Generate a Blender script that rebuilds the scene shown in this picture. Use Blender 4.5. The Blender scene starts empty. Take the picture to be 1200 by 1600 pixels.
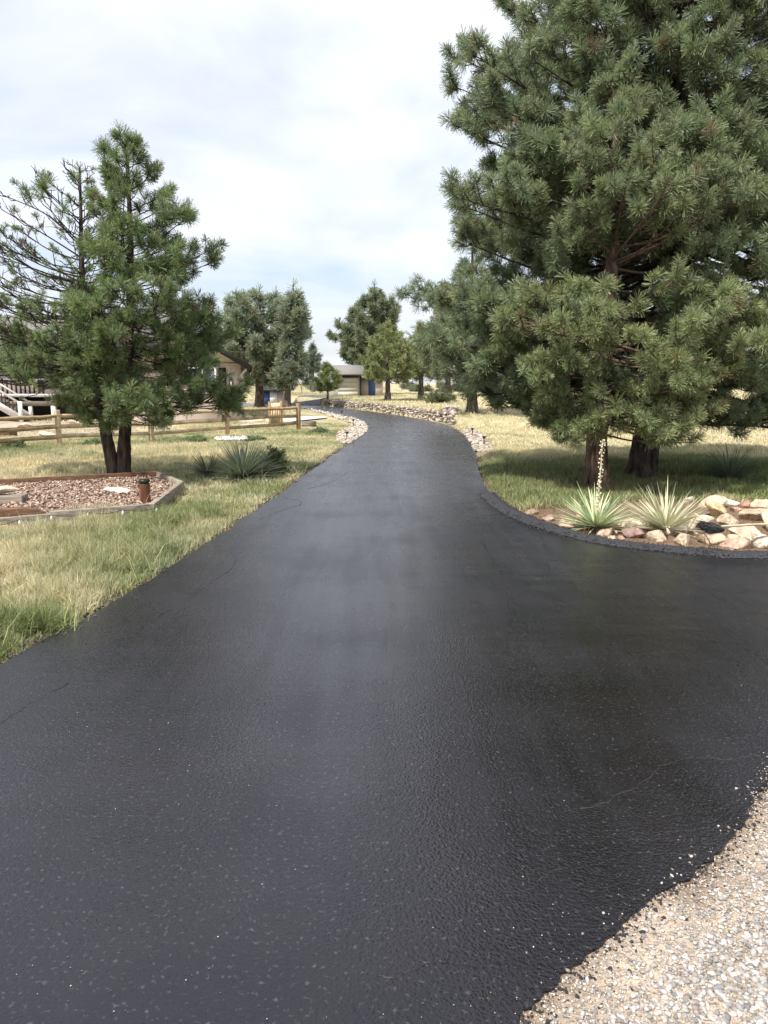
import bpy, bmesh, math, random
import numpy as np
from mathutils import Vector
R = math.radians
S = bpy.context.scene
COL = S.collection

# ------------------------------------------------------------------ camera
FPX = 1156.0                      # focal length in pixels of the 1200x1600 photograph
CAMZ = 1.6
HOR = 598.0
PITCH = math.atan((800 - HOR) / FPX)
cd = bpy.data.cameras.new('camera'); cam = bpy.data.objects.new('camera', cd); COL.objects.link(cam)
cd.sensor_fit = 'VERTICAL'; cd.sensor_height = 36; cd.lens = 36 * FPX / 1600
cd.clip_start = 0.05; cd.clip_end = 6000
cam.location = (0, 0, CAMZ); cam.rotation_euler = (math.pi / 2 - PITCH, 0, 0)
S.camera = cam

# ------------------------------------------------------------------ light
SUN_EL, SUN_AZ = 57, 222          # azimuth clockwise from +Y: behind and left of the camera
sv = Vector((math.sin(R(SUN_AZ)) * math.cos(R(SUN_EL)), math.cos(R(SUN_AZ)) * math.cos(R(SUN_EL)), math.sin(R(SUN_EL))))
ld = bpy.data.lights.new('sun', 'SUN'); ld.energy = 4.1; ld.angle = R(1.5); ld.color = (1, .95, .87)
sun = bpy.data.objects.new('sun', ld); COL.objects.link(sun)
sun.rotation_euler = sv.to_track_quat('Z', 'Y').to_euler()
w = bpy.data.worlds.new('World'); S.world = w; w.use_nodes = True
nt = w.node_tree; N = nt.nodes; L = nt.links
bg = N['Background']; bg.inputs['Strength'].default_value = 0.12
sky = N.new('ShaderNodeTexSky'); sky.sky_type = 'NISHITA'; sky.sun_disc = False
sky.sun_elevation = R(SUN_EL); sky.sun_rotation = R(SUN_AZ); sky.dust_density = 2.2; sky.air_density = 1.0
tc = N.new('ShaderNodeTexCoord'); sp = N.new('ShaderNodeSeparateXYZ'); L.new(tc.outputs['Generated'], sp.inputs[0])
def wmath(op, a, b=None, c=None):
    n = N.new('ShaderNodeMath'); n.operation = op
    for i, v in enumerate((a, b, c)):
        if v is None: continue
        if hasattr(v, 'is_output'): L.new(v, n.inputs[i])
        else: n.inputs[i].default_value = v
    return n.outputs[0]
zz = wmath('ADD', wmath('MAXIMUM', sp.outputs[2], 0.0), 0.22)
cb = N.new('ShaderNodeCombineXYZ')
L.new(wmath('DIVIDE', sp.outputs[0], zz), cb.inputs[0]); L.new(wmath('DIVIDE', sp.outputs[1], zz), cb.inputs[1])
cb.inputs[2].default_value = 17.7
n1 = N.new('ShaderNodeTexNoise'); n1.inputs['Scale'].default_value = 1.15; n1.inputs['Detail'].default_value = 9; n1.inputs['Roughness'].default_value = .52
n1.inputs['Distortion'].default_value = .35
L.new(cb.outputs[0], n1.inputs['Vector'])
rp = N.new('ShaderNodeValToRGB'); rp.color_ramp.elements[0].position = .33; rp.color_ramp.elements[1].position = .56
rp.color_ramp.elements[0].color = (.40, .40, .40, 1); rp.color_ramp.elements[1].color = (.97, .97, .97, 1)
L.new(n1.outputs[0], rp.inputs[0])
n2 = N.new('ShaderNodeTexNoise'); n2.inputs['Scale'].default_value = 2.6; n2.inputs['Detail'].default_value = 7
L.new(cb.outputs[0], n2.inputs['Vector'])
rp2 = N.new('ShaderNodeValToRGB'); rp2.color_ramp.elements[0].position = .3; rp2.color_ramp.elements[1].position = .7
rp2.color_ramp.elements[0].color = (4.7, 5.05, 5.75, 1); rp2.color_ramp.elements[1].color = (5.55, 5.6, 6.0, 1)
L.new(n2.outputs[0], rp2.inputs[0])
mx = N.new('ShaderNodeMix'); mx.data_type = 'RGBA'
L.new(rp.outputs[0], mx.inputs[0]); L.new(sky.outputs[0], mx.inputs[6]); L.new(rp2.outputs[0], mx.inputs[7])
L.new(mx.outputs[2], bg.inputs[0])
S.view_settings.view_transform = 'Standard'; S.view_settings.look = 'None'
S.view_settings.exposure = 0.74; S.view_settings.gamma = 1; S.view_settings.use_curve_mapping = False
try:
    S.cycles.max_bounces = 6; S.cycles.transparent_max_bounces = 4
except Exception: pass

# ------------------------------------------------------------------ measuring helpers
cp, spn = math.cos(PITCH), math.sin(PITCH)
def ray(px, py):
    u = (px - 600) / FPX; v = (800 - py) / FPX
    return np.array([u, cp + v * spn, -spn + v * cp])
def P(px, py, z=0.0):
    r = ray(px, py); t = (z - CAMZ) / r[2]
    return np.array([r[0] * t, r[1] * t, z])
def PD(px, py, d):
    r = ray(px, py); t = d / r[1]
    return np.array([r[0] * t, d, CAMZ + r[2] * t])
def sm(t): t = np.clip(t, 0, 1); return t * t * (3 - 2 * t)
rng = np.random.default_rng(7)

# value noise on numpy arrays
_perm = np.random.default_rng(11).random((256, 256))
def vnoise(x, y, s=1.0, o=0):
    x = np.asarray(x, float) * s + 37.3 * o + 500; y = np.asarray(y, float) * s + 91.7 * o + 500
    xi = np.floor(x).astype(int); yi = np.floor(y).astype(int); fx = sm(x - xi); fy = sm(y - yi)
    g = lambda a, b: _perm[a % 256, b % 256]
    return (g(xi, yi) * (1 - fx) + g(xi + 1, yi) * fx) * (1 - fy) + (g(xi, yi + 1) * (1 - fx) + g(xi + 1, yi + 1) * fx) * fy
def fbm(x, y, s=1.0, o=0, n=4):
    t = 0; a = .5; tot = 0
    for i in range(n): t = t + a * vnoise(x, y, s * 2 ** i, o + i); tot += a; a *= .55
    return t / tot
def catmull(pts, n=8):
    pts = [np.asarray(p, float) for p in pts]; out = []
    for i in range(len(pts) - 1):
        p0 = pts[max(i - 1, 0)]; p1 = pts[i]; p2 = pts[i + 1]; p3 = pts[min(i + 2, len(pts) - 1)]
        for k in range(n):
            t = k / n
            out.append(.5 * ((2 * p1) + (-p0 + p2) * t + (2 * p0 - 5 * p1 + 4 * p2 - p3) * t * t + (-p0 + 3 * p1 - 3 * p2 + p3) * t ** 3))
    out.append(pts[-1]); return np.array(out)
def inpoly(x, y, poly):
    x = np.asarray(x); c = np.zeros(x.shape, bool); n = len(poly); j = n - 1
    for i in range(n):
        xi, yi = poly[i][:2]; xj, yj = poly[j][:2]
        if yi != yj:
            c ^= ((yi > y) != (yj > y)) & (x < (xj - xi) * (y - yi) / (yj - yi) + xi)
        j = i
    return c
def dpoly(x, y, poly, closed=False):
    d = np.full(np.shape(x), 1e9); n = len(poly)
    for i in range(n if closed else n - 1):
        a = poly[i][:2]; b = poly[(i + 1) % n][:2]; ab = b - a; l2 = ab @ ab
        if l2 < 1e-12: continue
        t = np.clip(((x - a[0]) * ab[0] + (y - a[1]) * ab[1]) / l2, 0, 1)
        d = np.minimum(d, np.hypot(x - a[0] - t * ab[0], y - a[1] - t * ab[1]))
    return d

# ------------------------------------------------------------------ object helpers
def tag(o, label=None, cat=None, group=None, kind=None):
    if label: o['label'] = label
    if cat: o['category'] = cat
    if group: o['group'] = group
    if kind: o['kind'] = kind
    return o
def empty(name, loc, label, cat, group=None):
    o = bpy.data.objects.new(name, None); COL.objects.link(o); o.location = tuple(map(float, loc)); o.empty_display_size = .2
    return tag(o, label, cat, group)
class MB:
    """collects vertices, faces and per-vertex colours; build() links one mesh object"""
    def __init__(s): s.V = []; s.F = []; s.C = []; s.n = 0
    def add(s, V, F, c=(1, 1, 1)):
        V = np.asarray(V, float).reshape(-1, 3); F = np.asarray(F)
        s.V.append(V); s.F.append(F + s.n); s.n += len(V)
        c = np.asarray(c, float); s.C.append(np.broadcast_to(c, (len(V), 3)) if c.ndim == 1 else c)
        return s
    def box(s, p0, p1, c=(1, 1, 1)):
        x0, y0, z0 = p0; x1, y1, z1 = p1
        V = [(x0, y0, z0), (x1, y0, z0), (x1, y1, z0), (x0, y1, z0), (x0, y0, z1), (x1, y0, z1), (x1, y1, z1), (x0, y1, z1)]
        return s.add(V, [(0, 3, 2, 1), (4, 5, 6, 7), (0, 1, 5, 4), (1, 2, 6, 5), (2, 3, 7, 6), (3, 0, 4, 7)], c)
    def bar(s, a, b, w, h, c=(1, 1, 1), up=(0, 0, 1)):
        a = np.asarray(a, float); b = np.asarray(b, float); d = b - a; d /= np.linalg.norm(d)
        up = np.asarray(up, float); x = np.cross(d, up); x /= np.linalg.norm(x); u = np.cross(x, d)
        V = []
        for p in (a, b):
            for sx, su in ((-1, -1), (1, -1), (1, 1), (-1, 1)): V.append(p + x * w / 2 * sx + u * h / 2 * su)
        return s.add(V, [(0, 1, 2, 3), (7, 6, 5, 4), (0, 4, 5, 1), (1, 5, 6, 2), (2, 6, 7, 3), (3, 7, 4, 0)], c)
    def tube(s, pts, rad, k=6, c=(1, 1, 1), cap=True, rough=0, rg=None):
        pts = np.asarray(pts, float); n = len(pts); rad = np.broadcast_to(np.asarray(rad, float), (n,))
        T = np.gradient(pts, axis=0); T /= np.linalg.norm(T, axis=1)[:, None] + 1e-12
        ref = np.array([0, 0, 1.0]) if abs(T[0][2]) < .8 else np.array([1.0, 0, 0])
        X = np.cross(T, ref); X /= np.linalg.norm(X, axis=1)[:, None] + 1e-12; Y = np.cross(T, X)
        a = np.arange(k) / k * 2 * math.pi
        rr = rad[:, None] * np.ones((n, k))
        if rough: rr = rr * (1 + rough * ((rg or rng).random((n, k)) - .5))
        V = pts[:, None, :] + rr[..., None] * (np.cos(a)[None, :, None] * X[:, None, :] + np.sin(a)[None, :, None] * Y[:, None, :])
        V = V.reshape(-1, 3); i = np.arange(n - 1)[:, None] * k; j = np.arange(k)[None, :]; j2 = (j + 1) % k
        F = np.stack([i + j, i + j2, i + k + j2, i + k + j], -1).reshape(-1, 4)
        s.add(V, F, c)
        if cap:
            m = s.n; s.add(np.vstack([V[-k:], V[:k]]), np.array([[0] * 0]).reshape(0, 4).astype(int), c)
            s.F.append(np.array([list(range(m, m + k))])); s.F.append(np.array([list(range(m + k, m + 2 * k))[::-1]]))
        return s
    def build(s, name, mat, parent=None, smooth=False, inv=None):
        V = np.vstack(s.V); C = np.vstack(s.C)
        if parent is not None: V = V - np.array(parent_world(parent))
        loops = []; starts = []; tot = []; pos = 0
        for F in s.F:
            if len(F) == 0: continue
            k = F.shape[1]; loops.append(F.reshape(-1)); starts.append(pos + np.arange(len(F)) * k); tot.append(np.full(len(F), k)); pos += F.size
        loops = np.concatenate(loops).astype(np.int32); starts = np.concatenate(starts).astype(np.int32); tot = np.concatenate(tot).astype(np.int32)
        me = bpy.data.meshes.new(name); me.vertices.add(len(V)); me.vertices.foreach_set('co', V.astype(np.float32).ravel())
        me.loops.add(len(loops)); me.loops.foreach_set('vertex_index', loops)
        me.polygons.add(len(starts)); me.polygons.foreach_set('loop_start', starts); me.polygons.foreach_set('loop_total', tot)
        if smooth: me.polygons.foreach_set('use_smooth', np.ones(len(starts), bool))
        me.update(calc_edges=True)
        ca = me.color_attributes.new('Col', 'FLOAT_COLOR', 'POINT')
        ca.data.foreach_set('color', np.hstack([C, np.ones((len(C), 1))]).astype(np.float32).ravel())
        if mat: me.materials.append(mat)
        o = bpy.data.objects.new(name, me); COL.objects.link(o)
        if parent is not None: o.parent = parent
        return o
def parent_world(o):
    v = Vector(o.location)
    while o.parent is not None: o = o.parent; v += Vector(o.location)
    return v
def bev(o, wd=.01, seg=2):
    m = o.modifiers.new('bevel', 'BEVEL'); m.width = wd; m.segments = seg; m.limit_method = 'ANGLE'; return o

# ------------------------------------------------------------------ materials
def mat(name, base=(.5, .5, .5), rough=.8, vary=.25, scale=6, bump=.3, bscale=40, bdist=.01, spec=.3, vcol=False, stretch=(1, 1, 1),
        c2=None, transl=0, metal=0, detail=5):
    m = bpy.data.materials.new(name); m.use_nodes = True; t = m.node_tree; n = t.nodes; l = t.links
    b = n['Principled BSDF']; b.inputs['Roughness'].default_value = rough; b.inputs['Specular IOR Level'].default_value = spec
    b.inputs['Metallic'].default_value = metal
    tcn = n.new('ShaderNodeTexCoord'); mp = n.new('ShaderNodeMapping'); mp.inputs['Scale'].default_value = stretch
    l.new(tcn.outputs['Object'], mp.inputs[0])
    nz = n.new('ShaderNodeTexNoise'); nz.inputs['Scale'].default_value = scale; nz.inputs['Detail'].default_value = detail; l.new(mp.outputs[0], nz.inputs['Vector'])
    rp = n.new('ShaderNodeValToRGB'); rp.color_ramp.elements[0].position = .3; rp.color_ramp.elements[1].position = .7
    a = np.array(base); c2 = np.array(c2) if c2 is not None else a * (1 + vary)
    rp.color_ramp.elements[0].color = (*(a * (1 - vary) if c2 is None else a * (1 - vary)), 1); rp.color_ramp.elements[1].color = (*c2, 1)
    l.new(nz.outputs[0], rp.inputs[0]); col = rp.outputs[0]
    if vcol:
        at = n.new('ShaderNodeAttribute'); at.attribute_name = 'Col'
        mm = n.new('ShaderNodeMix'); mm.data_type = 'RGBA'; mm.blend_type = 'MULTIPLY'; mm.inputs[0].default_value = 1
        l.new(col, mm.inputs[6]); l.new(at.outputs[0], mm.inputs[7]); col = mm.outputs[2]
    l.new(col, b.inputs['Base Color'])
    if bump:
        nb = n.new('ShaderNodeTexNoise'); nb.inputs['Scale'].default_value = bscale; nb.inputs['Detail'].default_value = 4; l.new(mp.outputs[0], nb.inputs['Vector'])
        bp = n.new('ShaderNodeBump'); bp.inputs['Strength'].default_value = bump; bp.inputs['Distance'].default_value = bdist
        l.new(nb.outputs[0], bp.inputs['Height']); l.new(bp.outputs[0], b.inputs['Normal'])
    if transl:
        tr = n.new('ShaderNodeBsdfTranslucent'); l.new(col, tr.inputs[0]); ms = n.new('ShaderNodeMixShader'); ms.inputs[0].default_value = transl
        l.new(b.outputs[0], ms.inputs[1]); l.new(tr.outputs[0], ms.inputs[2]); l.new(ms.outputs[0], n['Material Output'].inputs[0])
    return m
M = {}
M['needle'] = mat('pine_needles', (1.12, 1.12, 1.12), .5, .1, 3, bump=0, vcol=True, transl=.36, spec=.35)
M['blade'] = mat('grass_blades', (1, 1, 1), .6, .05, 3, bump=0, vcol=True, transl=.35, spec=.2)
M['leaf'] = mat('yucca_leaf', (1, 1, 1), .45, .1, 8, bump=0, vcol=True, transl=.2, spec=.4)
M['bark'] = mat('pine_bark', (.10, .075, .062), .95, .85, 14, bump=1, bscale=22, bdist=.09, c2=(.24, .19, .16), stretch=(1, 1, .25), vcol=True, detail=8)
M['limb'] = mat('limb_bark', (.105, .088, .076), .95, .5, 16, bump=1, bscale=40, vcol=True)
M['rock'] = mat('sandstone', (.50, .41, .33), .97, .45, 9, bump=1, bscale=26, bdist=.03, c2=(.74, .655, .55), vcol=True, detail=9)
M['stone'] = mat('wall_stone', (.4, .36, .32), .95, .35, 5, bump=.8, bscale=30, bdist=.015, c2=(.62, .58, .52), vcol=True)
M['timber'] = mat('grey_timber', (.20, .165, .13), .9, .35, 5, bump=.8, bscale=30, bdist=.006, c2=(.37, .32, .26), stretch=(.4, 3, 6))
M['redwood'] = mat('stained_wood', (.10, .035, .018), .7, .5, 9, bump=.6, bscale=30, bdist=.006, c2=(.19, .075, .04), stretch=(3, 3, .4))
M['brownwood'] = mat('brown_timber', (.15, .085, .05), .8, .5, 6, bump=.8, bscale=26, bdist=.01, c2=(.22, .12, .07), stretch=(.5, 3, 8))
M['rail'] = mat('fence_wood', (.40, .31, .20), .9, .35, 4, bump=.7, bscale=20, bdist=.008, c2=(.58, .46, .31), vcol=True)
M['mulch'] = mat('bark_mulch', (1, 1, 1), .95, .3, 30, bump=0, vcol=True)
M['pebble'] = mat('pebbles', (1, 1, 1), .9, .18, 60, bump=.3, bscale=200, bdist=.002, vcol=True)
M['black'] = mat('black_metal', (.012, .012, .013), .45, .3, 20, bump=.1)
M['white'] = mat('white_paint', (.74, .71, .68), .6, .08, 4, bump=.15, bscale=60)
M['wallp'] = mat('beige_stucco', (.52, .43, .37), .95, .08, 2, bump=.4, bscale=120, bdist=.004)
M['siding'] = mat('beige_siding', (.50, .45, .37), .85, .06, 2, bump=.2, bscale=60)
M['shingle'] = mat('grey_shingles', (.17, .16, .15), .95, .35, 14, bump=.8, bscale=18, bdist=.02, c2=(.29, .275, .26), stretch=(1, 3, 3))
M['fascia'] = mat('dark_fascia', (.03, .026, .024), .7, .2, 4, bump=.1)
M['glass'] = mat('window_glass', (.09, .13, .16), .06, .1, 1, bump=0, spec=.9)
M['blue'] = mat('blue_paint', (.06, .10, .24), .6, .15, 4, bump=.15)
M['darkwood'] = mat('dark_boards', (.05, .035, .03), .85, .3, 6, bump=.3)
M['bristle'] = mat('black_bristles', (.06, .06, .065), .8, .5, 60, bump=.6, bscale=120)
M['handle'] = mat('pale_handle_wood', (.50, .42, .30), .7, .2, 10, bump=.2)
M['bulb'] = mat('frosted_bulb', (.75, .72, .66), .3, .05, 10, bump=0)
M['concrete'] = mat('pale_concrete', (.50, .46, .40), .95, .15, 5, bump=.3)

# sealed asphalt
def asphalt():
    m = bpy.data.materials.new('sealed_asphalt'); m.use_nodes = True; t = m.node_tree; n = t.nodes; l = t.links; b = n['Principled BSDF']
    tcn = n.new('ShaderNodeTexCoord'); O = tcn.outputs['Object']
    def nz(sc, det=4, st=None, vec=O):
        if st:
            mp = n.new('ShaderNodeMapping'); mp.inputs['Scale'].default_value = st; l.new(O, mp.inputs[0]); vec = mp.outputs[0]
        x = n.new('ShaderNodeTexNoise'); x.inputs['Scale'].default_value = sc; x.inputs['Detail'].default_value = det; l.new(vec, x.inputs['Vector']); return x.outputs[0]
    def rmp(v, a, c, p0=.35, p1=.65):
        r = n.new('ShaderNodeValToRGB'); r.color_ramp.elements[0].position = p0; r.color_ramp.elements[1].position = p1
        r.color_ramp.elements[0].color = (*a, 1); r.color_ramp.elements[1].color = (*c, 1); l.new(v, r.inputs[0]); return r.outputs[0]
    def mth(op, a, c):
        x = n.new('ShaderNodeMath'); x.operation = op
        for i, v in enumerate((a, c)):
            if hasattr(v, 'is_output'): l.new(v, x.inputs[i])
            else: x.inputs[i].default_value = v
        return x.outputs[0]
    c1 = rmp(nz(1.3, 6), (.0035, .0028, .0032), (.0095, .0078, .0085))
    vo = n.new('ShaderNodeTexVoronoi'); vo.inputs['Scale'].default_value = 95; l.new(O, vo.inputs['Vector'])
    # worn aggregate tips
    tip = rmp(nz(55, 3), (0, 0, 0), (1, 1, 1), .60, .74)
    mm = n.new('ShaderNodeMix'); mm.data_type = 'RGBA'; l.new(mth('MULTIPLY', tip, .45), mm.inputs[0]); l.new(c1, mm.inputs[6]); mm.inputs[7].default_value = (.11, .105, .11, 1)
    l.new(mm.outputs[2], b.inputs['Base Color'])
    b.inputs['Specular IOR Level'].default_value = .5
    h = mth('ADD', mth('MULTIPLY', vo.outputs['Distance'], -.5), mth('MULTIPLY', nz(78, 5), 1.1))
    bp = n.new('ShaderNodeBump'); bp.inputs['Strength'].default_value = .6; bp.inputs['Distance'].default_value = .004; l.new(h, bp.inputs['Height'])
    bp2 = n.new('ShaderNodeBump'); bp2.inputs['Strength'].default_value = .16; bp2.inputs['Distance'].default_value = .05
    l.new(nz(1.6, 4, (1, 2.2, 1)), bp2.inputs['Height']); l.new(bp.outputs[0], bp2.inputs['Normal'])
    l.new(bp2.outputs[0], b.inputs['Normal'])
    b.inputs['IOR'].default_value = 1.66; b.inputs['Specular Tint'].default_value = (.88, .88, 1, 1)
    b.inputs['Sheen Weight'].default_value = .16; b.inputs['Sheen Roughness'].default_value = .25; b.inputs['Sheen Tint'].default_value = (.88, .88, 1, 1)
    pt = mth('ADD', mth('MULTIPLY', nz(.8, 7, (1, 1.3, 1)), .55), mth('MULTIPLY', nz(1.2, 6, (5, .45, 1)), .45))
    l.new(rmp(pt, (.15,) * 3, (.40,) * 3, .38, .62), b.inputs['Roughness'])
    return m
M['asphalt'] = asphalt()
M['berm'] = mat('loose_asphalt_edge', (.018, .018, .022), .55, .5, 60, bump=1, bscale=60, bdist=.02, c2=(.05, .05, .058), spec=.5)
M['crack'] = mat('crack_edge', (.03, .028, .028), .6, .5, 30, bump=.6, bscale=90, c2=(.04, .038, .036))

# ------------------------------------------------------------------ layout of the drive (edges measured on the ground)
def pl(pts, z=0): return np.array([P(x, y, z) for x, y in pts])
left_edge = pl([(0, 1040), (60, 1006), (130, 966), (200, 928), (270, 884), (340, 838), (400, 796), (440, 770), (470, 746), (510, 719), (545, 694), (568, 678),
                (575, 669), (570, 661), (548, 652), (510, 643.5), (480, 638.5), (455, 636)])
right_edge = pl([(1200, 867), (1120, 864), (1050, 858), (950, 846), (880, 829), (830, 812), (792, 793), (766, 770), (752, 745), (745, 720), (740, 701), (726, 682),
                 (703, 666), (672, 657.5), (622, 648.5), (560, 640.5), (505, 634.5), (470, 632.5)])
gravel_edge = pl([(1260, 1130), (1200, 1215), (1165, 1270), (1140, 1302), (1080, 1362), (1000, 1420), (930, 1478), (870, 1540), (812, 1600), (740, 1690)])
le = catmull([np.array([-9, -1.0, 0]), P(-420, 1285), P(-180, 1145)] + list(left_edge) + [np.array([-11., 53, 0]), np.array([-16., 55, 0])], 8)
re = catmull([np.array([22., 7.0, 0]), np.array([12., 6.55, 0]), np.array([8., 6.55, 0])] + list(right_edge) + [np.array([-11., 59, 0]), np.array([-16., 61, 0])], 8)
ge = catmull([np.array([14., 4.6, 0]), np.array([6., 4.2, 0]), np.array([3.0, 3.6, 0])] + list(gravel_edge) + [np.array([-.4, .6, 0]), np.array([-1.6, -1.2, 0]), np.array([-4., -4, 0])], 8)
def densify(poly, step, amp, o):
    out = []
    for a, b in zip(poly[:-1], poly[1:]):
        k = max(1, int(np.linalg.norm(b - a) / step)); t = np.arange(k)[:, None] / k; out.append(a + (b - a) * t)
    out.append(poly[-1:]); q = np.vstack(out); d = np.cumsum(np.r_[0, np.linalg.norm(np.diff(q, axis=0), axis=1)])
    T = np.gradient(q, axis=0); T /= np.linalg.norm(T, axis=1)[:, None] + 1e-9; Nn = np.stack([-T[:, 1], T[:, 0], 0 * T[:, 0]], 1)
    j = (fbm(d, d * 0, 3.0, o, 5) - .5) * 2 * amp
    return q + Nn * j[:, None]
LEc, REc, GEc = le[::3], re[::3], ge[::3]
le = densify(le, .08, .07, 1); re = densify(re, .12, .03, 2); ge = densify(ge, .02, .045, 3); ge = ge + np.array([.66, -.75, 0]) * rng.uniform(-.009, .009, len(ge))[:, None] * ((ge[:, 0] > -.1) & (ge[:, 0] < 2.2))[:, None]
ROAD = np.vstack([le, re[::-1], ge, ])       # left side, far end, right side, gravel edge back to the left rear
ROADL = np.vstack([le[::5], re[::-1][::4], ge[::12]])

# mulch bed outline, rock bed outline
BED = pl([(-90, 831), (0, 823), (82, 806), (237, 795), (284, 758), (247, 744), (0, 758), (-90, 764)])
ROCKB = np.vstack([pl([(790, 797), (830, 815), (880, 832), (950, 849), (1050, 861), (1120, 866), (1200, 870), (1300, 872)]), pl([(1300, 790), (1180, 782), (1080, 780), (1000, 783), (930, 790), (860, 790)])])
WALLC = catmull([P(708, 663), P(672, 656.5), P(622, 647.5), P(560, 639.5), P(505, 633.8)], 8)     # foot of the stone wall
WALL_EXT = np.vstack([[(14, 20, 0), (6, 24, 0)], WALLC, [(-7, 60, 0), (-14, 75, 0)]]).astype(float)
def side_wall(x, y):
    poly = np.vstack([WALL_EXT[:, :2], [(-60, 200), (200, 200), (200, 10)]])
    d = dpoly(x, y, WALL_EXT); return np.where(inpoly(x, y, poly), d, -d)
def terrain(x, y):
    x = np.asarray(x, float); y = np.asarray(y, float)
    z = np.full(x.shape, -.035) + .026 * sm((4.5 - y) / .8) * sm((x + .8) / .8)
    wdt = 3.2 - 3.05 * sm((y - 26) / 3.5)
    d = side_wall(x, y)
    z = z + .43 * sm((y - 25) / 7) * sm((d - .12) / wdt)
    far = sm((y - 70) / 120)
    dr = dpoly(x, y, ROADL)
    ins = inpoly(x, y, ROADL)
    dr = np.where(ins, 0, dr)
    und = (fbm(x, y, .35, 5, 3) - .45) * .22 * sm((dr - .3) / 4) + (fbm(x, y, 2.2, 6, 2) - .5) * .05 * sm(dr / .8)
    nearbed = sm((dpoly(x, y, BED, True) - .1) / 1.5)
    und = und * np.where(inpoly(x, y, BED), 0, nearbed)
    z = z + und + far * ((fbm(x, y, .012, 8, 3) - .45) * 5.0) * sm((np.hypot(x, y) - 80) / 200)
    z = z + .35 * sm((y - 48) / 25) * sm((x + 9) / -14)           # slight rise far left of the drive
    return z
def tz(x, y): return float(terrain(np.array([x]), np.array([y]))[0])
def G(px, py):                                   # point of the terrain under a pixel
    z = 0
    for _ in range(12):
        p = P(px, py, z); z = .5 * z + .5 * tz(p[0], p[1])
    return np.array([p[0], p[1], z])
def dry(x, y):                                    # 0 green .. 1 straw: tone of the turf
    v = -.04 + 1.5 * fbm(x, y, .8, 20, 4) + .25 * (fbm(x, y, 3, 25, 2) - .5)
    v = v - .95 * np.exp(-(((x - 5.6) / 4.6) ** 2 + ((y - 12.2) / 3.6) ** 2) ** 1.5)          # greener turf round the right pines
    v = v - .40 * np.exp(-((y - (26 + .9 * x)) / 1.2) ** 2) * (x < -1.5) * (y > 14)   # along the fence
    v = v - .35 * np.exp(-((x + 2.6) / 1.0) ** 2 - ((y - 9.5) / 2.0) ** 2)
    v = v - .30 * np.exp(-((x + 2.8) / .9) ** 2 - ((y - 4.8) / 1.2) ** 2) - .28 * np.exp(-(fsd(x, y) / .9) ** 2) * (x < 0) * (y < 24)
    v = v + .25 * sm((y - 16) / 10) * (x > 0) 
    return np.clip(v, 0, 1)
GREEN = np.array([.135, .165, .060]); STRAW = np.array([.46, .40, .26]); DIRT = np.array([.20, .145, .105]); SAND = np.array([.43, .355, .285])

class Field:
    def __init__(s, f, x0, x1, y0, y1, h):
        s.x0, s.y0, s.h = x0, y0, h; s.xs = np.arange(x0, x1 + h, h); s.ys = np.arange(y0, y1 + h, h)
        a, b = np.meshgrid(s.xs, s.ys); s.v = f(a.ravel(), b.ravel()).reshape(a.shape)
    def inside(s, x, y): return (x > s.x0) & (x < s.xs[-2]) & (y > s.y0) & (y < s.ys[-2])
    def __call__(s, x, y):
        u = np.clip((x - s.x0) / s.h, 0, len(s.xs) - 1.001); w_ = np.clip((y - s.y0) / s.h, 0, len(s.ys) - 1.001); i = u.astype(int); j = w_.astype(int); fx = u - i; fy = w_ - j; v = s.v
        return (v[j, i] * (1 - fx) + v[j, i + 1] * fx) * (1 - fy) + (v[j + 1, i] * (1 - fx) + v[j + 1, i + 1] * fx) * fy
def sdf(x, y): return dpoly(x, y, ROADL) * np.where(inpoly(x, y, ROADL), -1, 1)
_sn = Field(sdf, -9, 9, 1, 24, .08); _sf = Field(sdf, -45, 55, 0, 92, .4)
_tn = Field(terrain, -16, 18, 1, 34, .16); _tf = Field(terrain, -45, 55, 0, 92, .35)
def fsd(x, y): return np.where(_sn.inside(x, y), _sn(x, y), _sf(x, y))
def ftz(x, y): return np.where(_tn.inside(x, y), _tn(x, y), _tf(x, y))

# ------------------------------------------------------------------ ground
def axis(lo, hi, step, far, grow):
    a = list(np.arange(lo, hi + 1e-6, step)); s = step
    while a[-1] < far: s *= grow; a.append(a[-1] + s)
    s = step; b = [lo]
    while b[-1] > -far: s *= grow; b.append(b[-1] - s)
    return np.array(b[:0:-1] + a)
xs = axis(-16, 14, .2, 3000, 1.22); ys = axis(-2, 62, .22, 3000, 1.22)
X, Y = np.meshgrid(xs, ys); Z = terrain(X.ravel(), Y.ravel())
fx, fy = X.ravel(), Y.ravel()
dd = dpoly(fx, fy, ROADL); ddr = np.where(inpoly(fx, fy, ROADL), 0, dd)
t = dry(fx, fy)[:, None]
Cg = GREEN * (1 - t) * .95 + STRAW * t
Cg = Cg * (.8 + .4 * fbm(fx, fy, 4, 30, 3))[:, None]
k = (1 - sm((ddr - .05) / .28))[:, None] * (fy < 30)[:, None]; Cg = Cg * (1 - k) + DIRT * .75 * k
k = (sm(1 - dpoly(fx, fy, ROCKB, True) / .35) * 1.0); k = np.maximum(k, inpoly(fx, fy, ROCKB))[:, None]; Cg = Cg * (1 - k) + DIRT * 1.0 * k
GRAVP = np.vstack([ge[:, :2], [(-4, -30), (60, -30), (60, 4.6)]])
k = inpoly(fx, fy, GRAVP)[:, None]; Cg = np.where(k, SAND, Cg)
k = (sm((fy - 22.5) / 1.5) * (1 - sm((fy - 31) / 2)) * sm((-fx - 7.5) / 1.5) * .75)[:, None]; Cg = Cg * (1 - k) + np.array([.45, .37, .31]) * k   # pale gravel yard
nx, ny = len(xs), len(ys)
ii = (np.arange(ny - 1)[:, None] * nx + np.arange(nx - 1)[None, :]).ravel()
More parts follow.
